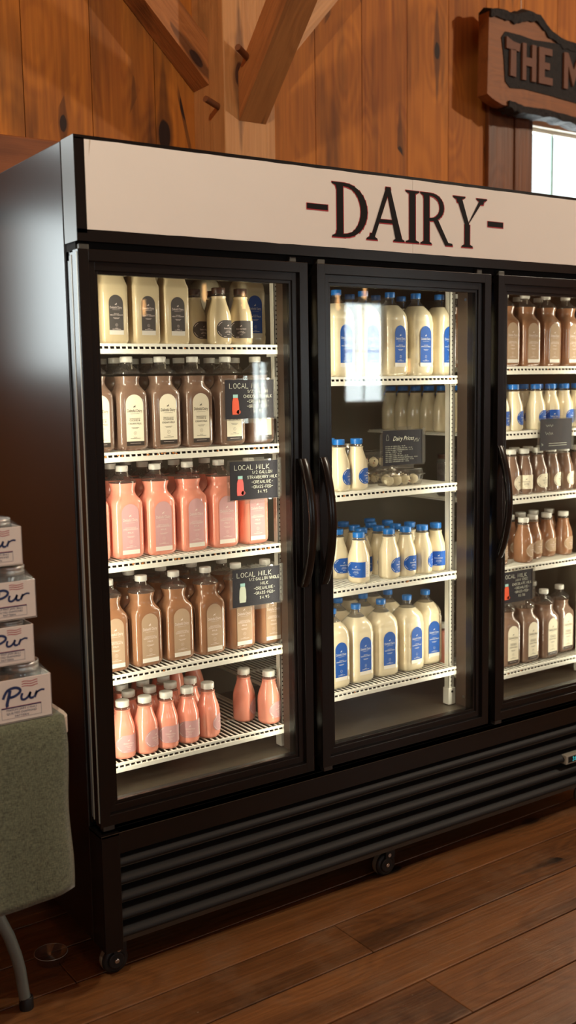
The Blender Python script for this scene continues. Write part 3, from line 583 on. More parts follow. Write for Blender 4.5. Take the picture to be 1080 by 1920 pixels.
# doors
def door(k, hside):
    a = k * (DW + DG); z0, z1 = .4066, 1.7559; b = a + DW; mb = MB()
    def frame(x0, x1, za, zb, wx, wz, ya, yb, m=0, r=.0012):
        mb.rbox(x0, x0 + wx, ya, yb, za, zb, r, m); mb.rbox(x1 - wx, x1, ya, yb, za, zb, r, m); mb.rbox(x0 + wx - .001, x1 - wx + .001, ya, yb, za, za + wz, r, m); mb.rbox(x0 + wx - .001, x1 - wx + .001, ya, yb, zb - wz, zb, r, m)
    frame(a, b, z0, z1, .0255, .0262, -.0, .030); frame(a + .003, b - .003, z0 + .003, z1 - .003, .04, .043, .009, .055)
    frame(a + .006, b - .006, z0 + .006, z1 - .006, .045, .048, .013, .024)
    if k == 0:
        mb.rbox(-.001, .001, .004, .010, z0 + .01, z1 - .006, .0006, 1); mb.rbox(-.001, .001, .036, .040, z0 + .01, z1 - .01, .0006, 1)  # pale strips painting the window highlight along the door's left edge
        mb.rbox(.002, .008, .042, .058, z0 + .01, z1 - .01, .001, 2)  # grey strip with the reflected window light put into its colour
    o = mb.build('door', [M_black, M_glint_bezel, M_capside], FR)
    g = MB(); g.box(a + .035, b - .035, .020, .026, z0 + .036, z1 - .036); g.build('door_glass', M_glass, o)
    gs = MB()
    for x0, x1, za, zb in ((a + .022, a + .032, z0 + .02, z1 - .02), (b - .032, b - .022, z0 + .02, z1 - .02), (a + .02, b - .02, z0 + .02, z0 + .032), (a + .02, b - .02, z1 - .032, z1 - .02)): gs.rbox(x0, x1, .05, .0578, za, zb, .003)
    gs.build('gasket', mat('grey_gasket', S(90, 88, 80), .5), o)
    # inner bottom sill catching the light
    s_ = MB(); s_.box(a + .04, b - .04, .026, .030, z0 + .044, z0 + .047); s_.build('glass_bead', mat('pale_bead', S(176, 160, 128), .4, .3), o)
    hx = (b - .0225) if hside > 0 else (a + .0125); hb = MB(); n = 26; zt, zb_ = 1.256, .917; rg = []
    for i in range(n + 1):
        t = i / n; z_ = zb_ + (zt - zb_) * t; bow = math.sin(PI * t) ** .8; y_ = -.004 - .040 * bow; th = .011 + .012 * (1 - bow); wv = .0115
        rg.append([(hx - wv + .002, y_ + th, z_), (hx - wv, y_ + th * .6, z_), (hx - wv, y_ + .002, z_), (hx - wv + .002, y_, z_), (hx + wv - .002, y_, z_), (hx + wv, y_ + .002, z_), (hx + wv, y_ + th * .6, z_), (hx + wv - .002, y_ + th, z_)])
    hb.rings(rg, 0, True, True); hb.build('handle', M_black, o)
    for q in ((a + .006, a + .03, .006, .03, z1 - .002, z1 + .012), (b - .05, b - .03, .008, .022, z1, z1 + .014), (a + .01, a + .04, .01, .03, z0 - .016, z0 + .001)):
        hp = MB(); hp.rbox(*q, .002, 0); hp.build('hinge', mat('worn_hinge_metal', S(90, 87, 80), .5, .6), o)
door(0, 1); door(1, -1); door(2, -1)
# light strips inside
for i, (x_, dx) in enumerate(((.040, .75), (.6130, -.75), (.677, .75), (1.2660, -.75), (1.330, .75), (1.888, -.75))):
    mb = MB(); mb.box(x_ - .0035, x_ + .0035, .0552, .0566, .47, 1.72); mb.build('light_strip', M_white, FR)
    area('cooler_light', (x_, .0612, 1.09), (dx, .11, 0), .0085, 1.24, P_LED, LED, 175)
mb = MB(); mb.box(a0 := 1.3425, 1.3505, .0190, .0197, .452, .487, 0); o = mb.build('glass_sticker', [mat('teal_sticker', S(52, 140, 140), .5)], FR)
mb = MB(); fn = lambda u, v: (1.3465 + (v - .47) * 1, .0186, .453 + (u)); chalk(mb, 'LA38', .0165, .4675, .005, fn, .0008, 0); mb.build('sticker_marks', M_ink, o)

# ------------------------------------------------------------------ bottles
def sq_ring(w, d, z, e, n=32, cx=0, cy=0):
    out = []
    for k in range(n):
        a = 2 * PI * (k + .5) / n; c, s_ = math.cos(a), math.sin(a)
        out.append((cx + w / 2 * math.copysign(abs(c) ** (2 / e), c), cy + d / 2 * math.copysign(abs(s_) ** (2 / e), s_), z))
    return out
def body(prof, fill, liq, n=32, name='milk_bottle'):
    """prof = (z, width, depth, squareness); full of milk up to `fill`, clear plastic above"""
    mb = MB(); lo = [p for p in prof if p[0] <= fill + 1e-6]; hi = [p for p in prof if p[0] >= fill - 1e-6]
    mb.rings([sq_ring(p[1], p[2], p[0], p[3], n) for p in lo], 0, True, True)
    if len(hi) > 1: mb.rings([sq_ring(p[1] * 1.005, p[2] * 1.005, p[0] + .0002, p[3], n) for p in hi], 1, False, False)
    return mb.build(name, [liq, M_plastic])
def cap(parent, z, r, h, m, rz=0.5, tabl=.016, name='cap'):
    mb = MB(); mb.lathe([(r * .96, z), (r, z + .001), (r, z + h - .0015), (r * .95, z + h), (r * .5, z + h + .0004)], 24); mb.lathe([(r * .88, z - .004), (r * .90, z)], 20, 1, False, False)
    c = mb.build(name, [m, M_plastic], parent); kid(c, parent)
    if tabl:
        mb = MB(); d = Vector((math.cos(rz), math.sin(rz), 0)); t = Vector((-d.y, d.x, 0)); a = d * r + Vector((0, 0, z + .003)); b = d * (r + .006) + t * .004 + Vector((0, 0, z - tabl))
        for off in (0,): mb.add([a - t * .0022, a + t * .0022, b + t * .0018, b - t * .0018, a - t * .0022 + d * .0012, a + t * .0022 + d * .0012, b + t * .0018 + d * .0012, b - t * .0018 + d * .0012], [(0, 1, 2, 3), (7, 6, 5, 4), (0, 4, 5, 1), (1, 5, 6, 2), (2, 6, 7, 3), (3, 7, 4, 0)])
        tb = mb.build('tear_tab', m, c); kid(tb, c)
def horse(mb, cx, z, s, fn, m=1):
    P = [(-.5, .05), (-.3, .35), (-.1, .3), (.15, .35), (.32, .75), (.42, .82), (.6, .55), (.45, .5), (.38, .15), (.62, -.2), (.5, -.3), (.2, -.02), (-.12, .0), (-.2, -.4), (-.34, -.42), (-.34, -.1), (-.62, -.35), (-.66, -.2)]
    mb.add([fn(cx + p[0] * s, z + p[1] * s) for p in P], [list(range(len(P)))], m)
def arch_label(parent, kind, w, z0, z1, y, lines, strip=.011):
    mb = MB(); mb.fixn = False; fn0 = lambda a, b: (a, y, b); fn = lambda a, b: (a, y - .0003, b)
    zc = z1 - w / 2; P = [(-w / 2, z0 + strip), (w / 2, z0 + strip)] + [(w / 2 * math.cos(a), zc + w / 2 * math.sin(a)) for a in [PI * k / 12 for k in range(13)]]
    mb.add([fn0(*p) for p in P], [list(range(len(P)))], 0)
    mb.add([fn0(-w / 2, z0), fn0(w / 2, z0), fn0(w / 2, z0 + strip), fn0(-w / 2, z0 + strip)], [(0, 1, 2, 3)], 2)
    H = z1 - z0; horse(mb, 0, z0 + H * .76, w * .11, fn)
    put_text(mb, 'Deliteful Dairy', 0, z0 + H * .655, w * .84, H * .062, fn); seg(mb, (-w * .26, z0 + H * .625), (w * .26, z0 + H * .625), .0005, fn)
    zz = z0 + H * .52
    for t, ww, hh in lines: put_text(mb, t, 0, zz, w * ww, H * hh, fn); zz -= H * (hh + .022)
    for k, ww in enumerate((.44, .3)): seg(mb, (-w * ww / 2, zz), (w * ww / 2, zz), .0007, fn); zz -= H * .018
    r = w * .085; cc = (0, z0 + H * .245)
    ribbon(mb, [(cc[0] + r * math.cos(a), cc[1] + r * math.sin(a)) for a in [2 * PI * k / 14 for k in range(15)]], .0004, fn); seg(mb, (0, cc[1] - r * .4), (0, cc[1] + r * .4), .0006, fn)
    for k, ww in ((.165, .18), (.14, .56)): seg(mb, (-w * ww / 2, z0 + H * k), (w * ww / 2, z0 + H * k), .0008, fn)
    seg(mb, (-w * .3, z0 + strip * .55), (w * .3, z0 + strip * .55), .0006, lambda a, b: (a, y - .0003, b), 1 if kind not in ('cook',) else 3)
    A, B, C = LM[kind]; 
    if kind == 'cook': pass
    o = mb.build('label', [A, B, C, MATS['pale_ink']], parent)
    if kind in ('straw', 'choc', 'cream', 'milk'): pass
    kid(o, parent); return o
HGP = [(0, .070, .070, 4), (.003, .082, .082, 4.6), (.010, .0900, .0900, 5), (.020, .0915, .0915, 5), (.120, .0915, .0915, 5), (.138, .0905, .0905, 4.8), (.1455, .087, .087, 4.2), (.152, .079, .079, 3.2), (.158, .0695, .0695, 2.5), (.1635, .0635, .0635, 2.2),
       (.170, .0610, .0610, 2), (.176, .0625, .0625, 2), (.184, .0675, .0675, 2), (.190, .0700, .0700, 2), (.194, .0690, .0690, 2), (.198, .062, .062, 2), (.205, .045, .045, 2), (.210, .032, .032, 2), (.213, .0285, .0285, 2), (.222, .0285, .0285, 2)]
JUG = [(0, .070, .070, 3), (.003, .086, .086, 3.6), (.010, .0935, .0935, 4), (.028, .0950, .0950, 4), (.034, .0925, .0925, 4), (.040, .0950, .0950, 4), (.075, .0945, .0945, 4), (.078, .0932, .0932, 4), (.081, .0945, .0945, 4), (.110, .0945, .0945, 4), (.1135, .0932, .0932, 4), (.117, .0945, .0945, 4),
       (.150, .0955, .0955, 3.8), (.154, .0925, .0925, 3.6), (.158, .0945, .0945, 3.4), (.168, .0915, .0915, 3.0), (.178, .082, .082, 2.6), (.188, .066, .066, 2.3), (.196, .050, .050, 2.1), (.202, .038, .038, 2), (.206, .030, .030, 2), (.210, .0262, .0262, 2), (.222, .0262, .0262, 2)]
PYR = [(0, .070, .070, 5), (.003, .079, .079, 6), (.010, .083, .083, 7), (.140, .083, .083, 7), (.1455, .081, .081, 6.5), (.152, .075, .075, 6), (.180, .055, .055, 4.5), (.198, .040, .040, 3), (.204, .034, .034, 2.2), (.208, .030, .030, 2), (.222, .030, .030, 2)]
def slim(prof, zs, kw, kd=None):
    # the body is slimmer than the neck profile's own scale; blend the change out over the shoulder
    return [(z_, a_ * (1 + (kw - 1) * min(1, max(0, (zs[1] - z_) / (zs[1] - zs[0])))), b_ * (1 + ((kd or kw) - 1) * min(1, max(0, (zs[1] - z_) / (zs[1] - zs[0])))), e_) for z_, a_, b_, e_ in prof]
HGP = slim(HGP, (.150, .166), .91); JUG = slim(JUG, (.160, .185), .93); PYR = slim(PYR, (.150, .205), .86, .80)
PNT = [(0, .050, .050, 2.2), (.003, .0575, .0575, 2.4), (.009, .0610, .0610, 2.5), (.060, .0615, .0615, 2.5), (.076, .0605, .0605, 2.4), (.088, .0560, .0560, 2.2), (.100, .0490, .0490, 2), (.110, .0425, .0425, 2), (.118, .0385, .0385, 2), (.1215, .0380, .0380, 2), (.1235, .0405, .0405, 2), (.1255, .0405, .0405, 2), (.1275, .0345, .0345, 2), (.134, .0335, .0335, 2)]
def half_gallon(kind, liq, lines, capm=M_capw, prof=HGP, fill=.190, lw=.047, lz=(.012, .139), y=-.0420, capr=.0158):
    o = body(prof, fill, liq)
    cap(o, .2185, capr, .0145, capm, .3); arch_label(o, kind, lw, lz[0], lz[1], y, lines)
    if prof is HGP or prof is JUG:           # moulded grip panels on the sides
        for sx in (-1, 1):
            mb = MB(); pts = []
            for k in range(25): a = 2 * PI * k / 24; pts.append((sx * .0418 if prof is HGP else sx * .0441, .013 * math.copysign(abs(math.cos(a)) ** .6, math.cos(a)), .080 + .050 * math.copysign(abs(math.sin(a)) ** .8, math.sin(a))))
            mb.tube(pts, .0011, 6); g = mb.build('grip_panel', liq, o); kid(g, o)
    return o
def pint(kind, liq, capm, lines):
    o = body(PNT, .1255, liq, 32); cap(o, .1325, .0178, .0155, capm, .9, .013)
    mb = MB(); mb.fixn = False; R = .0316
    def ringpt(u, v, off=0.0):
        a = u / R; rr = R + off; # superellipse shell
        c, s_ = math.sin(a), -math.cos(a); e = 2.5; k = 1 / ((abs(c) ** e + abs(s_) ** e) ** (1 / e)); rr = .0309 * k + .0002 + off
        return (rr * c, rr * s_, v)
    zc, rr = .0405, .0228; cols = 26; x0, x1 = -rr, .040; top_ = []; bt = []
    for i in range(cols + 1):
        u = x0 + (x1 - x0) * (i / cols) ** 1.25; h = rr if u >= 0 else math.sqrt(max(0, rr * rr - u * u)); top_.append(ringpt(u, zc + h)); bt.append(ringpt(u, zc - h))
    n_ = cols + 1; mb.add(bt + top_, [(i, i + 1, n_ + i + 1, n_ + i) for i in range(cols)], 0)
    us = [.040 + .018 * i / 6 for i in range(7)]; mb.add([ringpt(u, zc - rr) for u in us] + [ringpt(u, zc + rr) for u in us], [(i, i + 1, 8 + i, 7 + i) for i in range(6)], 2)
    f2 = lambda a, b: ringpt(a, b, .0003)
    for a0, a1 in ((2.0, 2.75), (3.45, 4.2)):
        ribbon(mb, [((rr - .0035) * math.cos(a0 + (a1 - a0) * k / 8), zc + (rr - .0035) * math.sin(a0 + (a1 - a0) * k / 8)) for k in range(9)], .0011, f2)
    horse(mb, .010, zc + .0085, .0042, f2); put_text(mb, 'Deliteful Dairy', .010, zc - .0005, .026, .0042, f2)
    zz = zc - .0065
    for t, ww, hh in lines: put_text(mb, t, .010, zz, ww, hh, f2); zz -= hh + .0012
    seg(mb, (.006, zz), (.014, zz), .0006, f2); seg(mb, (-.004, zc - rr + .003), (.004, zc - rr + .003), .0008, f2)
    for k in range(5): ribbon(mb, [(.0435 + .002 * j, zc - .013 + k * .006 + .0012 * ((j * 7 + k) % 3)) for j in range(6)], .0005, f2, 3)
    A, B, C = LM[kind]; l = mb.build('label', [A, B, C, MATS['dark_ink']], o); kid(l, o)
    return o
PROTO = {
 'straw': half_gallon('straw', L_straw, (('CREAMLINE WHOLE', .62, .022), ('STRAWBERRY', .86, .040), ('MILK', .34, .036))),
 'choc': half_gallon('choc', L_choc, (('CREAMLINE WHOLE', .62, .022), ('CHOCOLATE', .80, .040), ('MILK', .34, .036))),
 'cook': half_gallon('cook', L_cook, (('CREAMLINE WHOLE', .62, .022), ('COOKIES &', .60, .040), ('CREAM MILK', .76, .038)), fill=.188),
 'cream': half_gallon('cream', L_cream, (('CREAMLINE', .36, .020), ('HEAVY CREAM', .86, .034)), prof=PYR, fill=.2, lw=.038, lz=(.022, .118), y=-.0335),
 'milk': half_gallon('milk', L_milk, (('CREAMLINE', .36, .020), ('WHOLE MILK', .86, .034)), M_capb, JUG, .196, .044, (.026, .140), -.0447, .0150),
 'pstraw': pint('straw', L_straw, M_capw, (('STRAWBERRY', .018, .0028), ('MILK', .009, .0028))),
 'pchoc': pint('choc', L_choc, M_capw, (('CHOCOLATE', .018, .0028), ('MILK', .009, .0028))),
 'pcook': pint('cook', L_cook, M_capw, (('COOKIES &', .017, .0028), ('CREAM MILK', .018, .0028))),
 'pmilk': pint('milk', L_milk, M_capb, (('CREAMLINE', .014, .0024), ('WHOLE MILK', .018, .0028))),
 'pcream': pint('cream', L_cream, M_capd, (('CREAMLINE', .014, .0024), ('HEAVY CREAM', .020, .0028)))}
DESC = {'straw': 'half-gallon of strawberry milk', 'choc': 'half-gallon of chocolate milk', 'cook': 'half-gallon of cookies-and-cream milk', 'cream': 'half-gallon of heavy cream', 'milk': 'half-gallon of whole milk',
        'pstraw': 'small bottle of strawberry milk', 'pchoc': 'small bottle of chocolate milk', 'pcook': 'small bottle of cookies-and-cream milk', 'pmilk': 'small bottle of whole milk', 'pcream': 'small brown-capped cream bottle'}
DOORN = {'a': 'left', 'b': 'middle', 'c': 'right'}; ORD = ['first', 'second', 'third', 'fourth', 'fifth', 'sixth', 'seventh', 'eighth', 'ninth', 'tenth', 'eleventh', 'twelfth']
SHN = {'1': 'top shelf', '2': 'second shelf', '3': 'third shelf', '4': 'fourth shelf', '5': 'lowest shelf'}
used = set()
def row(key, kind, rown, items, scale=1.0):
    """items: list of (x, y[, rz]) on shelf `key`, left to right"""
    n = len(items)
    for i, it in enumerate(items):
        x, y = it[0], it[1]; rz = it[2] if len(it) > 2 else random.uniform(-2.5, 2.5)
        p = PROTO[kind]
        if kind not in used: used.add(kind); o = p
        else: o = copy_tree(p)
        o.location = (x, y, SH[key] + .0006); o.rotation_euler = (0, 0, math.radians(rz))
        if scale != 1: o.scale = (1, 1, scale)
        where = '%s behind %s door' % (SHN[key[1]] if not (key == 'b4') else 'lowest shelf', DOORN[key[0]])
        tag(o, '%s, %s, %s row, %s from left' % (DESC[kind], where, rown, ORD[i]), 'bottle', '%s on the %s' % ({'p': 'small milk bottles'}.get(kind[0] if kind[:2] in ('ps', 'pc', 'pm') else '', 'half-gallon bottles'), where))
def rr(lo=-30, hi=35): return random.uniform(lo, hi)
# left door
row('a1', 'cream', 'front', [(.070, .185), (.157, .185), (.244, .185), (.329, .187)]); row('a1', 'cream', 'second', [(.135, .275), (.221, .275), (.307, .275)])
row('a1', 'pcream', 'front', [(.463, .180, 0), (.533, .185, -48)]); row('a1', 'pcream', 'second', [(.425, .245, 5), (.50, .27, -10)])
row('a1', 'milk', 'back', [(.625, .30), (.55, .40)], 1.0)
row('a2', 'cook', 'front', [(.103, .187), (.197, .19), (.291, .19), (.385, .19), (.484, .19), (.578, .19)])
for r_, yy, sh_ in (('second', .287, .012), ('third', .384, .018)): row('a2', 'cook', r_, [(x + sh_, yy) for x in (.103, .197, .291, .385, .480)] + [(.571, yy)])
row('a3', 'straw', 'front', [(.082, .188), (.175, .19), (.267, .19), (.361, .19), (.456, .19), (.551, .19)])
for r_, yy, sh_ in (('second', .287, .012), ('third', .384, .010)): row('a3', 'straw', r_, [(x + sh_, yy) for x in (.082, .175, .267, .361, .456)] + ([(.556, yy)] if r_ == 'x' else []))
row('a4', 'choc', 'front', [(.122, .188), (.216, .188), (.311, .19), (.406, .188), (.502, .19), (.597, .19)][:5] + [(.5975, .19)])
row('a4', 'choc', 'second', [(.133, .287), (.228, .287), (.325, .29), (.420, .29), (.515, .287)]); row('a4', 'choc', 'third', [(.14, .384), (.24, .384), (.335, .387), (.430, .387)])
row('a5', 'pstraw', 'front', [(.142, .167, -18), (.204, .165, 12), (.267, .167, -28), (.331, .170, -36), (.396, .174, 34), (.592, .172, 8)])
row('a5', 'pstraw', 'second', [(.128, .236, rr()), (.191, .235, rr()), (.254, .236, rr()), (.317, .238, rr()), (.381, .243, rr()), (.546, .232, 38)])
row('a5', 'pstraw', 'third', [(.138, .302, rr()), (.203, .302, rr()), (.266, .302, rr()), (.330, .304, rr())]); row('a5', 'pstraw', 'back', [(.155, .368, rr()), (.22, .37, rr()), (.285, .37, rr()), (.350, .37, rr()), (.418, .40, rr()), (.490, .425, -15)])
# middle door
row('b1', 'milk', 'front', [(.758, .19), (.855, .19), (.952, .19), (1.052, .19, 4), (1.152, .19), (1.226, .19)][:5], 1.05); row('b1', 'milk', 'second', [(.78, .29), (.88, .29), (.98, .29), (1.08, .29), (1.18, .29)], 1.05)
row('b1', 'milk', 'right end', [(1.2495, .193)], 1.05)
row('b2', 'pmilk', 'front', [(.845, .172, 22), (.908, .170, 14)]); row('b2', 'pmilk', 'second', [(.860, .24, 0)])
row('b3', 'pmilk', 'front', [(.915, .172, -72), (1.028, .170, 12), (1.093, .170, -8), (1.158, .168, 32), (1.222, .178, -42)])
row('b3', 'pmilk', 'second', [(.905, .262, rr()), (.975, .235, rr()), (1.045, .240, rr()), (1.110, .238, rr()), (1.172, .242, rr())])
row('b3', 'pmilk', 'third', [(.93, .34, rr()), (.998, .30, rr()), (1.075, .315, rr()), (1.145, .318, rr())]); row('b3', 'pmilk', 'back', [(.95, .41, rr()), (1.02, .385, rr()), (1.02, .46, rr()), (1.13, .39, rr())])
row('b4', 'milk', 'front', [(.826, .19), (.922, .198, 2), (1.024, .205, -3), (1.126, .203, 3), (1.2235, .228)])
row('b4', 'milk', 'second', [(.83, .296), (.932, .30), (1.034, .305), (1.132, .303)]); row('b4', 'milk', 'third', [(.85, .396), (.95, .40), (1.05, .405), (1.15, .403)])
# right door
row('c1', 'choc', 'front', [(1.425, .19), (1.522, .19), (1.618, .19), (1.716, .19), (1.811, .19)]); row('c1', 'choc', 'second', [(1.40, .29), (1.495, .29), (1.59, .29), (1.69, .29), (1.79, .29)])
row('c2', 'pmilk', 'front', [(1.362, .172, 20), (1.426, .172, 18), (1.488, .172, 10), (1.551, .172, 18), (1.656, .172, 12), (1.725, .172, -38), (1.790, .172, 8), (1.853, .172, 5)])
row('c2', 'pmilk', 'left end', [(1.362, yy, 42 + 3 * j) for j, yy in enumerate((.237, .302, .367, .432, .497, .562))]); row('c2', 'pmilk', 'second', [(x, .24, rr()) for x in (1.43, 1.50, 1.60, 1.67, 1.74, 1.81)])
row('c3', 'pcook', 'front', [(1.478, .172, 20), (1.541, .172, 18), (1.602, .172, -46), (1.668, .172, -8), (1.733, .172, 12), (1.797, .172, 12), (1.861, .172, 4)])
row('c3', 'pcook', 'second', [(x, .24, rr()) for x in (1.50, 1.565, 1.63, 1.695, 1.76, 1.83)])
row('c4', 'pchoc', 'front', [(1.500, .185, rr()), (1.605, .172, 12), (1.684, .205, -8), (1.757, .21, -14), (1.83, .20, 0)]); row('c4', 'pchoc', 'second', [(1.55, .235, -12), (1.62, .25, 0), (1.70, .275, rr()), (1.775, .285, rr()), (1.850, .28, rr())])
row('c5', 'cook', 'front', [(1.448, .19), (1.540, .19), (1.632, .19), (1.727, .19), (1.828, .21)]); row('c5', 'cook', 'second', [(1.50, .29), (1.60, .29), (1.70, .29), (1.80, .31)])
row('c5', 'pstraw', 'left end', [(1.36, .30, 30), (1.36, .365, 35)])

# ------------------------------------------------------------------ things on the middle shelf
def jar_thing(name, loc, r, h, lidm, label, content=None, cat='jar', group=None, lidh=.014):
    mb = MB(); mb.lathe([(r * .86, 0), (r, .006), (r, h * .80), (r * .93, h * .88), (r * .82, h * .92), (r * .82, h)], 24, 0, True, False)
    if content: mb.lathe([(r * .84, .003), (r * .96, .008), (r * .96, h * .78), (r * .5, h * .80)], 20, 1, True, True)
    o = mb.build(name, [M_jarglass] + ([content] if content else [])); o.location = loc; tag(o, label, cat, group)
    lb = MB(); lb.lathe([(r * .86, h - lidh), (r * .90, h - lidh + .001), (r * .90, h - lidh * .55), (r * .86, h - lidh * .45), (r * .90, h - lidh * .3), (r * .90, h), (r * .84, h + .001), (r * .80, h - .0005), (r * .3, h)], 28)
    kid(lb.build('lid', lidm, o), o); return o
DKJ = mat('dark_preserve', S(48, 26, 18), .3, coat=1)
jar_thing('glass_jar', (1.005, .33, SH['b2']), .042, .125, M_steel, 'large empty-looking glass jar behind the two small milk bottles on middle shelf')
jar_thing('glass_jar', (1.385, .215, SH['c3']), .036, .135, M_capd, 'dark preserve jar on the right section shelf beside the middle pilaster', DKJ)
jar_thing('glass_jar', (1.385, .300, SH['c3']), .036, .135, M_capd, 'second dark preserve jar, just behind the one beside the middle pilaster', DKJ)
def clamshell(loc, rz, w_, d_, h_, label, balls):
    T = Matrix.Translation(loc) @ Matrix.Rotation(rz, 4, 'Z'); mb = MB(); e_ = 6
    mb.rings([sq_ring(w_ * .86, d_ * .86, 0, e_), sq_ring(w_ * .97, d_ * .97, h_ * .62, e_), sq_ring(w_ * 1.03, d_ * 1.03, h_ * .64, e_), sq_ring(w_ * 1.03, d_ * 1.03, h_ * .68, e_), sq_ring(w_ * .96, d_ * .96, h_ * .70, e_), sq_ring(w_ * .90, d_ * .90, h_, e_)], 0, True, True, True, False)
    mb.tube([v for v in sq_ring(w_ * 1.03, d_ * 1.03, h_ * .66, e_)] + [sq_ring(w_ * 1.03, d_ * 1.03, h_ * .66, e_)[0]], .0011, 6, 1)
    mb.tube([v for v in sq_ring(w_ * .90, d_ * .90, h_, e_)] + [sq_ring(w_ * .90, d_ * .90, h_, e_)[0]], .0007, 6, 1)
    o = mb.build('clamshell_box', [M_plastic, M_sleeve]); o.matrix_world = T; tag(o, label, 'food box', 'clear clamshell boxes of round sweets')
    for i, (bx, by, sp) in enumerate(balls):
        bm = bmesh.new(); bmesh.ops.create_icosphere(bm, subdivisions=2, radius=.0155)
        for v in bm.verts: v.co *= 1 + random.uniform(-.05, .05)
        b_ = MB(); b_.frombm(bm, 0, 0, None, True)
        if sp:
            for q in range(9):
                dv = Vector((random.uniform(-1, 1), random.uniform(-1, .2), random.uniform(-.6, 1))).normalized() * .0152; bm = bmesh.new(); bmesh.ops.create_icosphere(bm, subdivisions=1, radius=random.uniform(.0022, .0038)); bmesh.ops.translate(bm, vec=dv, verts=bm.verts); b_.frombm(bm, 1 if q % 3 else 2)
        q = b_.build('sweet_ball', [mat('pale_icing', S(226, 216, 186), .5), mat('chocolate_chip', S(60, 36, 26), .5), mat('pink_nut', S(196, 140, 116), .6)])
        q.location = T @ Vector((bx, by, .0165)); q.rotation_euler = (0, 0, i)
        tag(q, ('speckled' if sp else 'plain pale') + ' round sweet in %s, %s from its left' % (label.split(' holding')[0].replace('clear ', ''), ORD[i]), 'sweet', 'round sweets in clear boxes')
clamshell((1.083, .185, SH['b2'] + .001), math.radians(3), .150, .085, .048, 'front clear clamshell box holding a row of round sweets', [(-.055, -.012, 0), (-.022, -.012, 0), (.012, -.012, 1), (.044, -.012, 0), (-.038, .018, 0), (0, .018, 1), (.034, .018, 1)])
clamshell((1.075, .290, SH['b2'] + .001), math.radians(-2), .150, .090, .048, 'rear clear clamshell box holding speckled round sweets', [(-.05, -.014, 1), (-.014, -.014, 1), (.022, -.014, 0), (.052, -.014, 1)])
clamshell((1.060, .275, SH['b2'] + .051), math.radians(-6), .150, .090, .048, 'upper clear clamshell box holding round sweets stacked on the rear one', [(-.05, -.014, 1), (-.014, -.014, 1), (.022, -.014, 0), (.055, -.014, 0)])
# ------------------------------------------------------------------ hanging signs
M_slate = mat('slate_print', S(20, 20, 30), .6, spec=.25); M_chalk = mat('chalk_print', S(226, 226, 206), .6); M_tape = clear('clear_tape', (.95, .94, .9, 1), .06, .22, .12, (.9, .88, .8, 1))
def psign(cx, zt, y, title, lines, label, botcol, capc, w_=.152, h_=.1015, tilt=0, group='black price signs hanging on shelf fronts'):
    t = empty('price_sign', (cx, y, zt)); t.rotation_euler = (0, math.radians(tilt), 0); tag(t, label, 'sign', group)
    mb = MB(); mb.box(-w_ / 2, w_ / 2, -.0004, .0004, -h_, 0); mb.build('printed_card', M_slate, t)
    sv = MB(); sv.box(-w_ / 2 - .006, w_ / 2 + .008, .0012, .0018, -h_ - .003, .004); sv.box(-w_ / 2 - .008, -w_ / 2 + .016, .0020, .0040, -h_ - .004, -.01); sv.box(w_ / 2 - .004, w_ / 2 + .009, -.0016, -.0012, -h_ + .003, .006); sv.box(-.030, .040, -.0010, -.0006, -h_ - .012, -h_ + .0005); sv.box(-.02, .03, -.0011, -.0007, -.0005, .010); sv.build('clear_sleeve', M_sleeve, t)
    fn = lambda a, b: (a, -.0009, b); lt = MB(); lt.fixn = False
    if title: chalk(lt, title, -.008, -.022, .0125, fn, .0011, 0, width=.112)
    zz = -.034
    for s_ in lines: chalk(lt, s_, .024, zz, .0078, fn, .0008, 0, width=min(.098, .0064 * len(s_))); zz -= .0130
    if botcol:
        lt.add([fn(a - .055, b - .090) for a, b in ((0, 0), (.019, 0), (.021, .012), (.0195, .034), (.017, .043), (.003, .043), (0, .034), (-.001, .012))], [list(range(8))], 1); lt.add([fn(a - .0525, b - .0465) for a, b in ((0, 0), (.0145, 0), (.0145, .0085), (0, .0085))], [(0, 1, 2, 3)], 2)
        if botcol != 'w': lt.add([fn(-.036 + .007 * math.cos(k * PI / 3), -.0835 + .006 * math.sin(k * PI / 3)) for k in range(6)], [list(range(6))], 3)
    bc = {'r': S(214, 78, 40), 's': S(222, 96, 92), 'w': S(196, 204, 184)}.get(botcol, S(0, 0, 0))
    lt.build('lettering', [M_chalk, mat('icon_' + str(botcol), bc, .5), mat('icon_cap', S(150, 196, 190), .5), mat('icon_side_' + str(botcol), tuple(c * .6 for c in bc[:3]) + (1,), .5)], t); return t
psign(.516, 1.462, .1185, 'LOCAL MILK', ('1/2 GALLON', 'CHOCOLATE MILK', '-CREAMLINE-', '-GRASS-FED-', '$4.95'), 'black LOCAL MILK price sign for chocolate milk, uppermost of three behind left door', 'r', 0)
psign(.5255, 1.248, .1185, 'LOCAL MILK', ('1/2 GALLON', 'STRAWBERRY MILK', '-CREAMLINE-', '-GRASS-FED-', '$4.95'), 'black LOCAL MILK price sign for strawberry milk, with pink bottle drawing', 's', 0, tilt=.5)
psign(.526, .960, .1185, 'LOCAL MILK', ('1/2 GALLON WHOLE', 'MILK', '-CREAMLINE-', '-GRASS-FED-', '$4.95'), 'black LOCAL MILK price sign for whole milk, with white bottle drawing', 'w', 0, tilt=.8)
psign(1.519, .8365, .1185, 'LOCAL MILK', ('MINI 12OZ', 'CHOCOLATE MILK', '-CREAMLINE-', '-GRASS-FED-', '$2.50'), 'black LOCAL MILK price sign for mini bottles, behind right door', 'r', 0)
t = psign(1.041, 1.310, .1185, '', (), 'black Dairy Prices list sign hanging behind the middle door', None, 0, .152, .1015)
lt = MB(); lt.fixn = False; fn = lambda a, b: (a, -.0009, b)
put_text(lt, 'Dairy Prices', 0, -.030, .078, .013, fn, 0, .35)
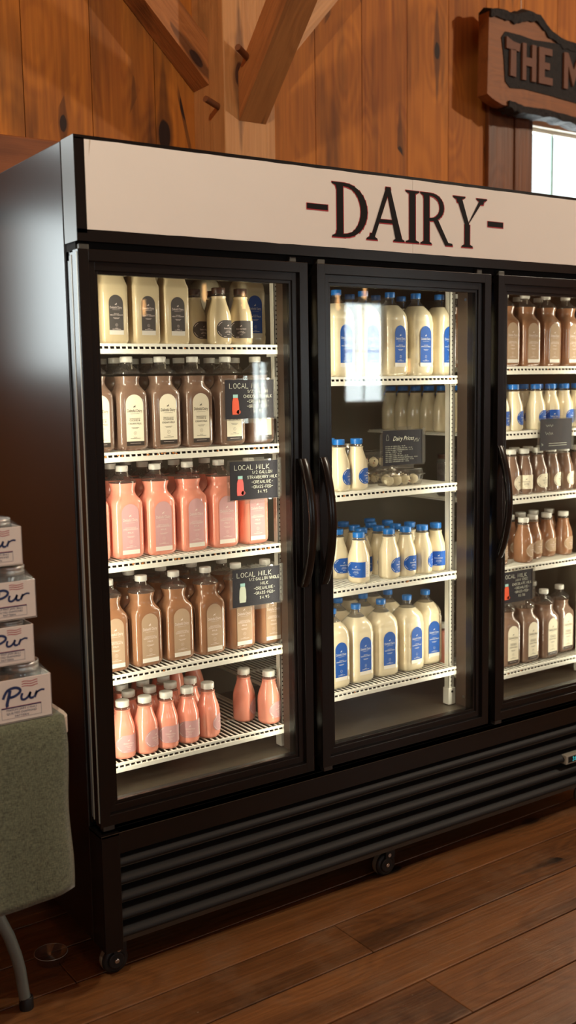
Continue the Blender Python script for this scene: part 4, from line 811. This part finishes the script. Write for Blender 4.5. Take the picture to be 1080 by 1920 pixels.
for i, s_ in enumerate(('1/2 GALLON WHOLE MILK - $4.95', '1/2 GALLON WHOLE CHOCOLATE MILK - $4.95', '1/2 GALLON WHOLE STRAWBERRY MILK - $4.95', '12OZ HEAVY CREAM - $4.95', '12OZ WHOLE MILK - $2.50', '12OZ WHOLE CHOCOLATE MILK - $2.50', '12OZ WHOLE CHOCOLATE PEANUT BUTTER MILK - $2.50', '12OZ WHOLE COOKIES AND CREAM MILK - $2.50', '12OZ WHOLE STRAWBERRY MILK - $2.50')):
    wd_ = len(s_) * .00262; chalk(lt, s_.replace('&', ''), -.068 + wd_ / 2, -.0475 - i * .0056, .0031, fn, .0004, 0, width=wd_)
ribbon(lt, [(-.064, -.028), (-.064, -.020), (-.062, -.016), (-.062, -.012), (-.057, -.012), (-.057, -.016), (-.055, -.020), (-.055, -.028), (-.064, -.028)], .0004, fn, 0)
ribbon(lt, [(.046 + .008 * math.cos(a * 1.3) + a * .001, -.030 + .006 * math.sin(a * 2.1)) for a in range(14)], .0004, fn, 0)
lt.build('price_lettering', [M_chalk], t)
t = psign(1.696, 1.322, .1185, '', (), 'black script-lettered sign hanging at the right picture edge behind right door', None, 0)
lt = MB(); lt.fixn = False
for k in range(2): ribbon(lt, [(-.052 + .0028 * j, -.022 - .026 * k + .004 * math.sin(j * 1.7 + k) + (.004 if j % 7 == 0 else 0)) for j in range(14)], .0006, fn, 0)
for k in range(2): seg(lt, (-.035, -.080 - .007 * k), (.05, -.080 - .007 * k), .0010, fn, 0)
ribbon(lt, [(-.066 + .004 * math.cos(a * 1.7), -.083 + .005 * math.sin(a * 2.3)) for a in range(10)], .0004, fn, 0)
lt.build('script_lettering', [M_chalk], t)

# ------------------------------------------------------------------ folding table, cloth, jar trays, dish
TB = empty('folding_table', (-.9, .3, 0)); tag(TB, 'white plastic folding table with grey tube legs under the green cloth', 'table')
TX1, TY0, TZ = -.106, -.112, .738
mb = MB(); pts = []
x0_, x1_, y0_, y1_, R_ = -1.75 + .9, TX1 + .9, TY0 - .3, .66 - .3, .030
for cx, cy, a0 in ((x1_ - R_, y0_ + R_, -PI / 2), (x1_ - R_, y1_ - R_, 0), (x0_ + R_, y1_ - R_, PI / 2), (x0_ + R_, y0_ + R_, PI)):
    for k in range(7): a = a0 + PI / 2 * k / 6; pts.append((cx + R_ * math.cos(a), cy + R_ * math.sin(a)))
mb.rings([[(p[0] * 1, p[1], z_) for p in pts] for z_ in (TZ - .042, TZ - .006)] , 0, True, False, True, False); cxm = (x0_ + x1_) / 2; cym = (y0_ + y1_) / 2
mb.rings([[(p[0], p[1], TZ - .006) for p in pts], [(p[0] - .004 * (1 if p[0] > cxm else -1), p[1] - .004 * (1 if p[1] > cym else -1), TZ) for p in pts]], 0, False, True, True, False)
mb.build('tabletop', mat('speckled_white_plastic', S(205, 194, 178), .5, vary=.06, bump=(200, .3, .001)), TB)
def leg(fx, fy, tag_):
    mb = MB(); P = [(-.262, .60), (-.258, .50), (-.252, .40), (-.243, .30), (-.232, .22), (-.217, .14), (-.205, .09), (-.197, .05), (-.190, .0)]
    P = [(-.302, .66), (-.296, .55), (-.288, .45), (-.280, .37), (-.266, .30), (-.240, .235), (-.222, .19), (-.208, .14), (-.200, .10), (-.195, .05), (-.189, .004)]
    mb.tube([(x_ + fx + .9, fy - .3, z_) for x_, z_ in P], .0138, 14)
    o = mb.build('leg', mat('grey_leg_paint', S(124, 134, 130), .32, .3), TB)
    mb = MB(); mb.lathe([(.0165, 0), (.017, .004), (.0165, .028), (.0145, .030)], 14, 0, True, True, Matrix.Translation((-.189 + fx + .9, fy - .3, 0))); mb.build('foot_cap', M_rubber, o)
leg(0, .038, 0); leg(0, .50, 1); leg(-1.3, .038, 2); leg(-1.3, .50, 3)
def weave():
    m = bpy.data.materials.new('olive_linen'); m.use_nodes = True; nt = m.node_tree; N = nt.nodes.new; L = nt.links.new; b = nt.nodes['Principled BSDF']; b.inputs['Roughness'].default_value = .9; b.inputs['Sheen Weight'].default_value = .3
    tc = N('ShaderNodeTexCoord'); f = []
    for s_ in ((900, 900, 130), (110, 110, 1000)):
        mp = N('ShaderNodeMapping'); mp.inputs['Scale'].default_value = s_; L(tc.outputs['Object'], mp.inputs['Vector']); n = N('ShaderNodeTexNoise'); n.inputs['Scale'].default_value = 1; n.inputs['Detail'].default_value = 2; L(mp.outputs[0], n.inputs['Vector']); f.append(n)
    ad = N('ShaderNodeMath'); ad.operation = 'ADD'; L(f[0].outputs['Fac'], ad.inputs[0]); L(f[1].outputs['Fac'], ad.inputs[1])
    r = N('ShaderNodeValToRGB'); r.color_ramp.elements[0].position = .38; r.color_ramp.elements[0].color = S(60, 66, 50); r.color_ramp.elements[1].position = .64; r.color_ramp.elements[1].color = S(124, 130, 104)
    h = N('ShaderNodeMath'); h.operation = 'MULTIPLY'; h.inputs[1].default_value = .5; L(ad.outputs[0], h.inputs[0]); L(h.outputs[0], r.inputs[0]); L(r.outputs[0], b.inputs['Base Color'])
    bp = N('ShaderNodeBump'); bp.inputs['Strength'].default_value = .5; bp.inputs['Distance'].default_value = .001; L(h.outputs[0], bp.inputs['Height']); L(bp.outputs[0], b.inputs['Normal']); return m
mb = MB(); nx, nz = 90, 44; rg = []
def fold(x_, t): return (math.sin(x_ * 34 + 1.2) * .011 + math.sin(x_ * 71 + .4) * .004 * (1 - .5 * t)) * t ** .7
prof = [('top', .62 - .70 * k / 8) for k in range(9)] + [('drop', k / 26) for k in range(27)]
for kd, v in prof:
    r_ = []
    for i in range(nx + 1):
        x_ = -1.70 + (1.70 + TX1 - .018) * i / nx
        if kd == 'top': r_.append((x_, max(v, TY0 + .004), TZ + .0016))
        else:
            zb_ = .352 - .016 * max(0, min(1, (-.12 - x_) / .16)) + .004 * math.sin(x_ * 30); z_ = TZ + .0016 - .004 * (1 if v > 0 else 0) - (TZ - zb_) * v
            xe = x_ + .003 * math.sin(v * 9) * (i / nx) ** 8; r_.append((xe, TY0 - .004 - .006 * min(1, v * 8) - fold(x_, v) - .010 * v, z_))
    rg.append(r_)
mb.rings(rg, 0, False, False, False, True); cl = mb.build('tablecloth', weave()); md = cl.modifiers.new('thick', 'SOLIDIFY'); md.thickness = .0012; md.offset = 1
tag(cl, 'olive green woven cloth draped over the folding table front', 'tablecloth')
M_card = mat('white_printed_card', S(226, 216, 208), .45, coat=.15, bump=(8, .25, .003)); M_navy = mat('navy_ink', S(32, 48, 92), .5); M_rd = mat('red_ink', S(178, 60, 72), .5); M_lid = mat('silver_lid', S(222, 220, 214), .34, .65)
PUR = [([(.0, .42), (.06, .72), (.14, .95), (.30, 1.05), (.42, .98), (.47, .82), (.42, .64), (.30, .50), (.18, .46)], .085), ([(.20, .92), (.17, .62), (.13, .30), (.10, .02), (.12, -.10)], .10),
       ([(.52, .62), (.49, .42), (.50, .24), (.58, .20), (.68, .36), (.74, .60), (.71, .38), (.74, .22), (.82, .24)], .075), ([(.92, .62), (.88, .42), (.84, .22)], .08), ([(.86, .40), (.94, .56), (1.04, .64), (1.12, .60)], .06)]
def smooth(pts, k=5):
    P = [Vector(p) for p in pts]; out = []
    for i in range(len(P) - 1):
        a = P[max(i - 1, 0)]; b = P[i]; c = P[i + 1]; d = P[min(i + 2, len(P) - 1)]
        for j in range(k): t = j / k; out.append(.5 * ((2 * b) + (c - a) * t + (2 * a - 5 * b + 4 * c - d) * t * t + (3 * b - a - 3 * c + d) * t ** 3))
    out.append(P[-1]); return out
def tray(x1, y0, z0, h, jr, jh, txt, label, which, rz=0):
    T = Matrix.Translation((x1, y0, z0)) @ Matrix.Rotation(math.radians(rz), 4, 'Z'); W_, D_ = .37, .28
    rt = empty('jar_tray', (x1, y0, z0)); rt.rotation_euler = (0, 0, math.radians(rz)); tag(rt, label, 'box', 'shrink-wrapped trays of canning jars stacked on the table')
    mb = MB(); t_ = .0025
    mb.rbox(-W_, 0, 0, t_, 0, h, .0008); mb.rbox(-W_, 0, D_ - t_, D_, 0, h, .0008); mb.rbox(-t_, 0, 0, D_, 0, h, .0008); mb.rbox(-W_, -W_ + t_, 0, D_, 0, h, .0008); mb.box(-W_, 0, 0, D_, 0, t_)
    mb.build('cardboard_tray', M_card, rt)
    k = h / .094; fn = lambda a, b: (a, -.0006, b); pm = MB(); pm.fixn = False
    cx = -.108 * k
    for st, wd in PUR: ribbon(pm, [(-.108 * k + p.x * .082 * k - .0 , (.040 + p.y * .034) * k) for p in smooth(st)], wd * .068 * k, fn, 0)
    for j in range(3): ribbon(pm, [(-.066 * k + u * .0039 * k, (.0915 - .0052 * j) * k - .006 * k + .0011 * k * math.sin(u * .9) - 0) for u in range(10)], .0014 * k, fn, 1)
    pm.add([fn(-.112 * k, .0345 * k), fn(-.025 * k, .0345 * k), fn(-.025 * k, .0322 * k), fn(-.112 * k, .0322 * k)], [(0, 1, 2, 3)], 0); pm.add([fn(-.112 * k, .0352 * k), fn(-.025 * k, .0352 * k), fn(-.025 * k, .0343 * k), fn(-.112 * k, .0343 * k)], [(0, 1, 2, 3)], 1)
    for a, b in (((-.112, .010), (-.025, .010)), ((-.112, .010), (-.112, .0345)), ((-.025, .010), (-.025, .0345))): seg(pm, (a[0] * k, a[1] * k), (b[0] * k, b[1] * k), .0005, fn, 0)
    for j, s_ in enumerate(txt): put_text(pm, s_, -.0685 * k, (.0262 - .0072 * j) * k, (.066, .066, .030)[j] * k, .0046 * k, fn, 0)
    pm.build('printing', [M_navy, M_rd], rt)
    wm = MB(); zt = jh + .004; i_ = .016
    A = [(-W_, 0.0, h - .002), (0, 0.0, h - .002), (0, D_, h - .002), (-W_, D_, h - .002)]; B = [(-W_, .004, h + (zt - h) * .5), (-.010, .006, h + (zt - h) * .35), (-.010, D_ - .01, h + (zt - h) * .5), (-W_, D_ - .01, h + (zt - h) * .5)]; C_ = [(-W_, .016, zt), (-.024, .018, zt), (-.024, D_ - .03, zt), (-W_, D_ - .03, zt)]
    wm.rings([A, B, C_], 0, False, True, True, True); wm.build('shrink_wrap', M_wrap, rt)
    n = 0
    for jx in range(2):
        for jy in range(2):
            n += 1; lx = -jr - .006 - jx * (2 * jr + .003); ly = jr + .006 + jy * (2 * jr + .003)
            if not JP: o = jar_thing('canning_jar', (0, 0, 0), jr, jh - .0035, M_lid, '', None, lidh=.020); JP.append((o, jr, jh))
            else: o = copy_tree(JP[0][0]); 
            s0 = jr / JP[0][1]; o.scale = (s0, s0, (jh - .0035) / (JP[0][2] - .0035)); o.location = T @ Vector((lx, ly, .003))
            tag(o, 'glass jar with silver lid in the %s tray, %s row, %s from tray right end' % (which, ('front', 'rear')[jy], ORD[jx]), 'jar', 'canning jars in the shrink-wrapped trays')
JP = []
tray(-.146, -.106, TZ + .005, .094, .0435, .120, ('MASON JARS (16oz.)', 'QUILTED DIAMOND', 'PATTERN'), 'white printed tray of 16oz jars, lowest of the stack', 'lowest', 0)
t8 = ('HALF PINT JARS (8oz.)', 'QUILTED DIAMOND', 'PATTERN')
tray(-.180, -.106, TZ + .1305, .082, .0360, .090, t8, 'white printed tray of 8oz jars, second from bottom of stack', 'second-lowest', -1)
tray(-.171, -.106, TZ + .2265, .082, .0360, .1105, t8, 'white printed tray of 8oz jars, second from top of stack', 'second-highest', 0)
tray(-.196, -.106, TZ + .344, .080, .0360, .096, t8, 'white printed tray of 8oz jars, topmost of the stack', 'topmost', 1)
mb = MB(); mb.lathe([(.030, .0015), (.033, .002), (.041, .026), (.0425, .027), (.041, .0275), (.0325, .0035), (.002, .003)], 36, 0, True, False); mb.lathe([(.0412, .026), (.0428, .0268), (.0412, .0276)], 36, 1, False, False)
o = mb.build('plastic_dish', [M_plastic, mat('dish_rim', S(170, 165, 158), .3, coat=.5)]); o.location = (-.068, .192, 0); tag(o, 'small clear plastic dish lying on the floorboards left of the cooler', 'dish')
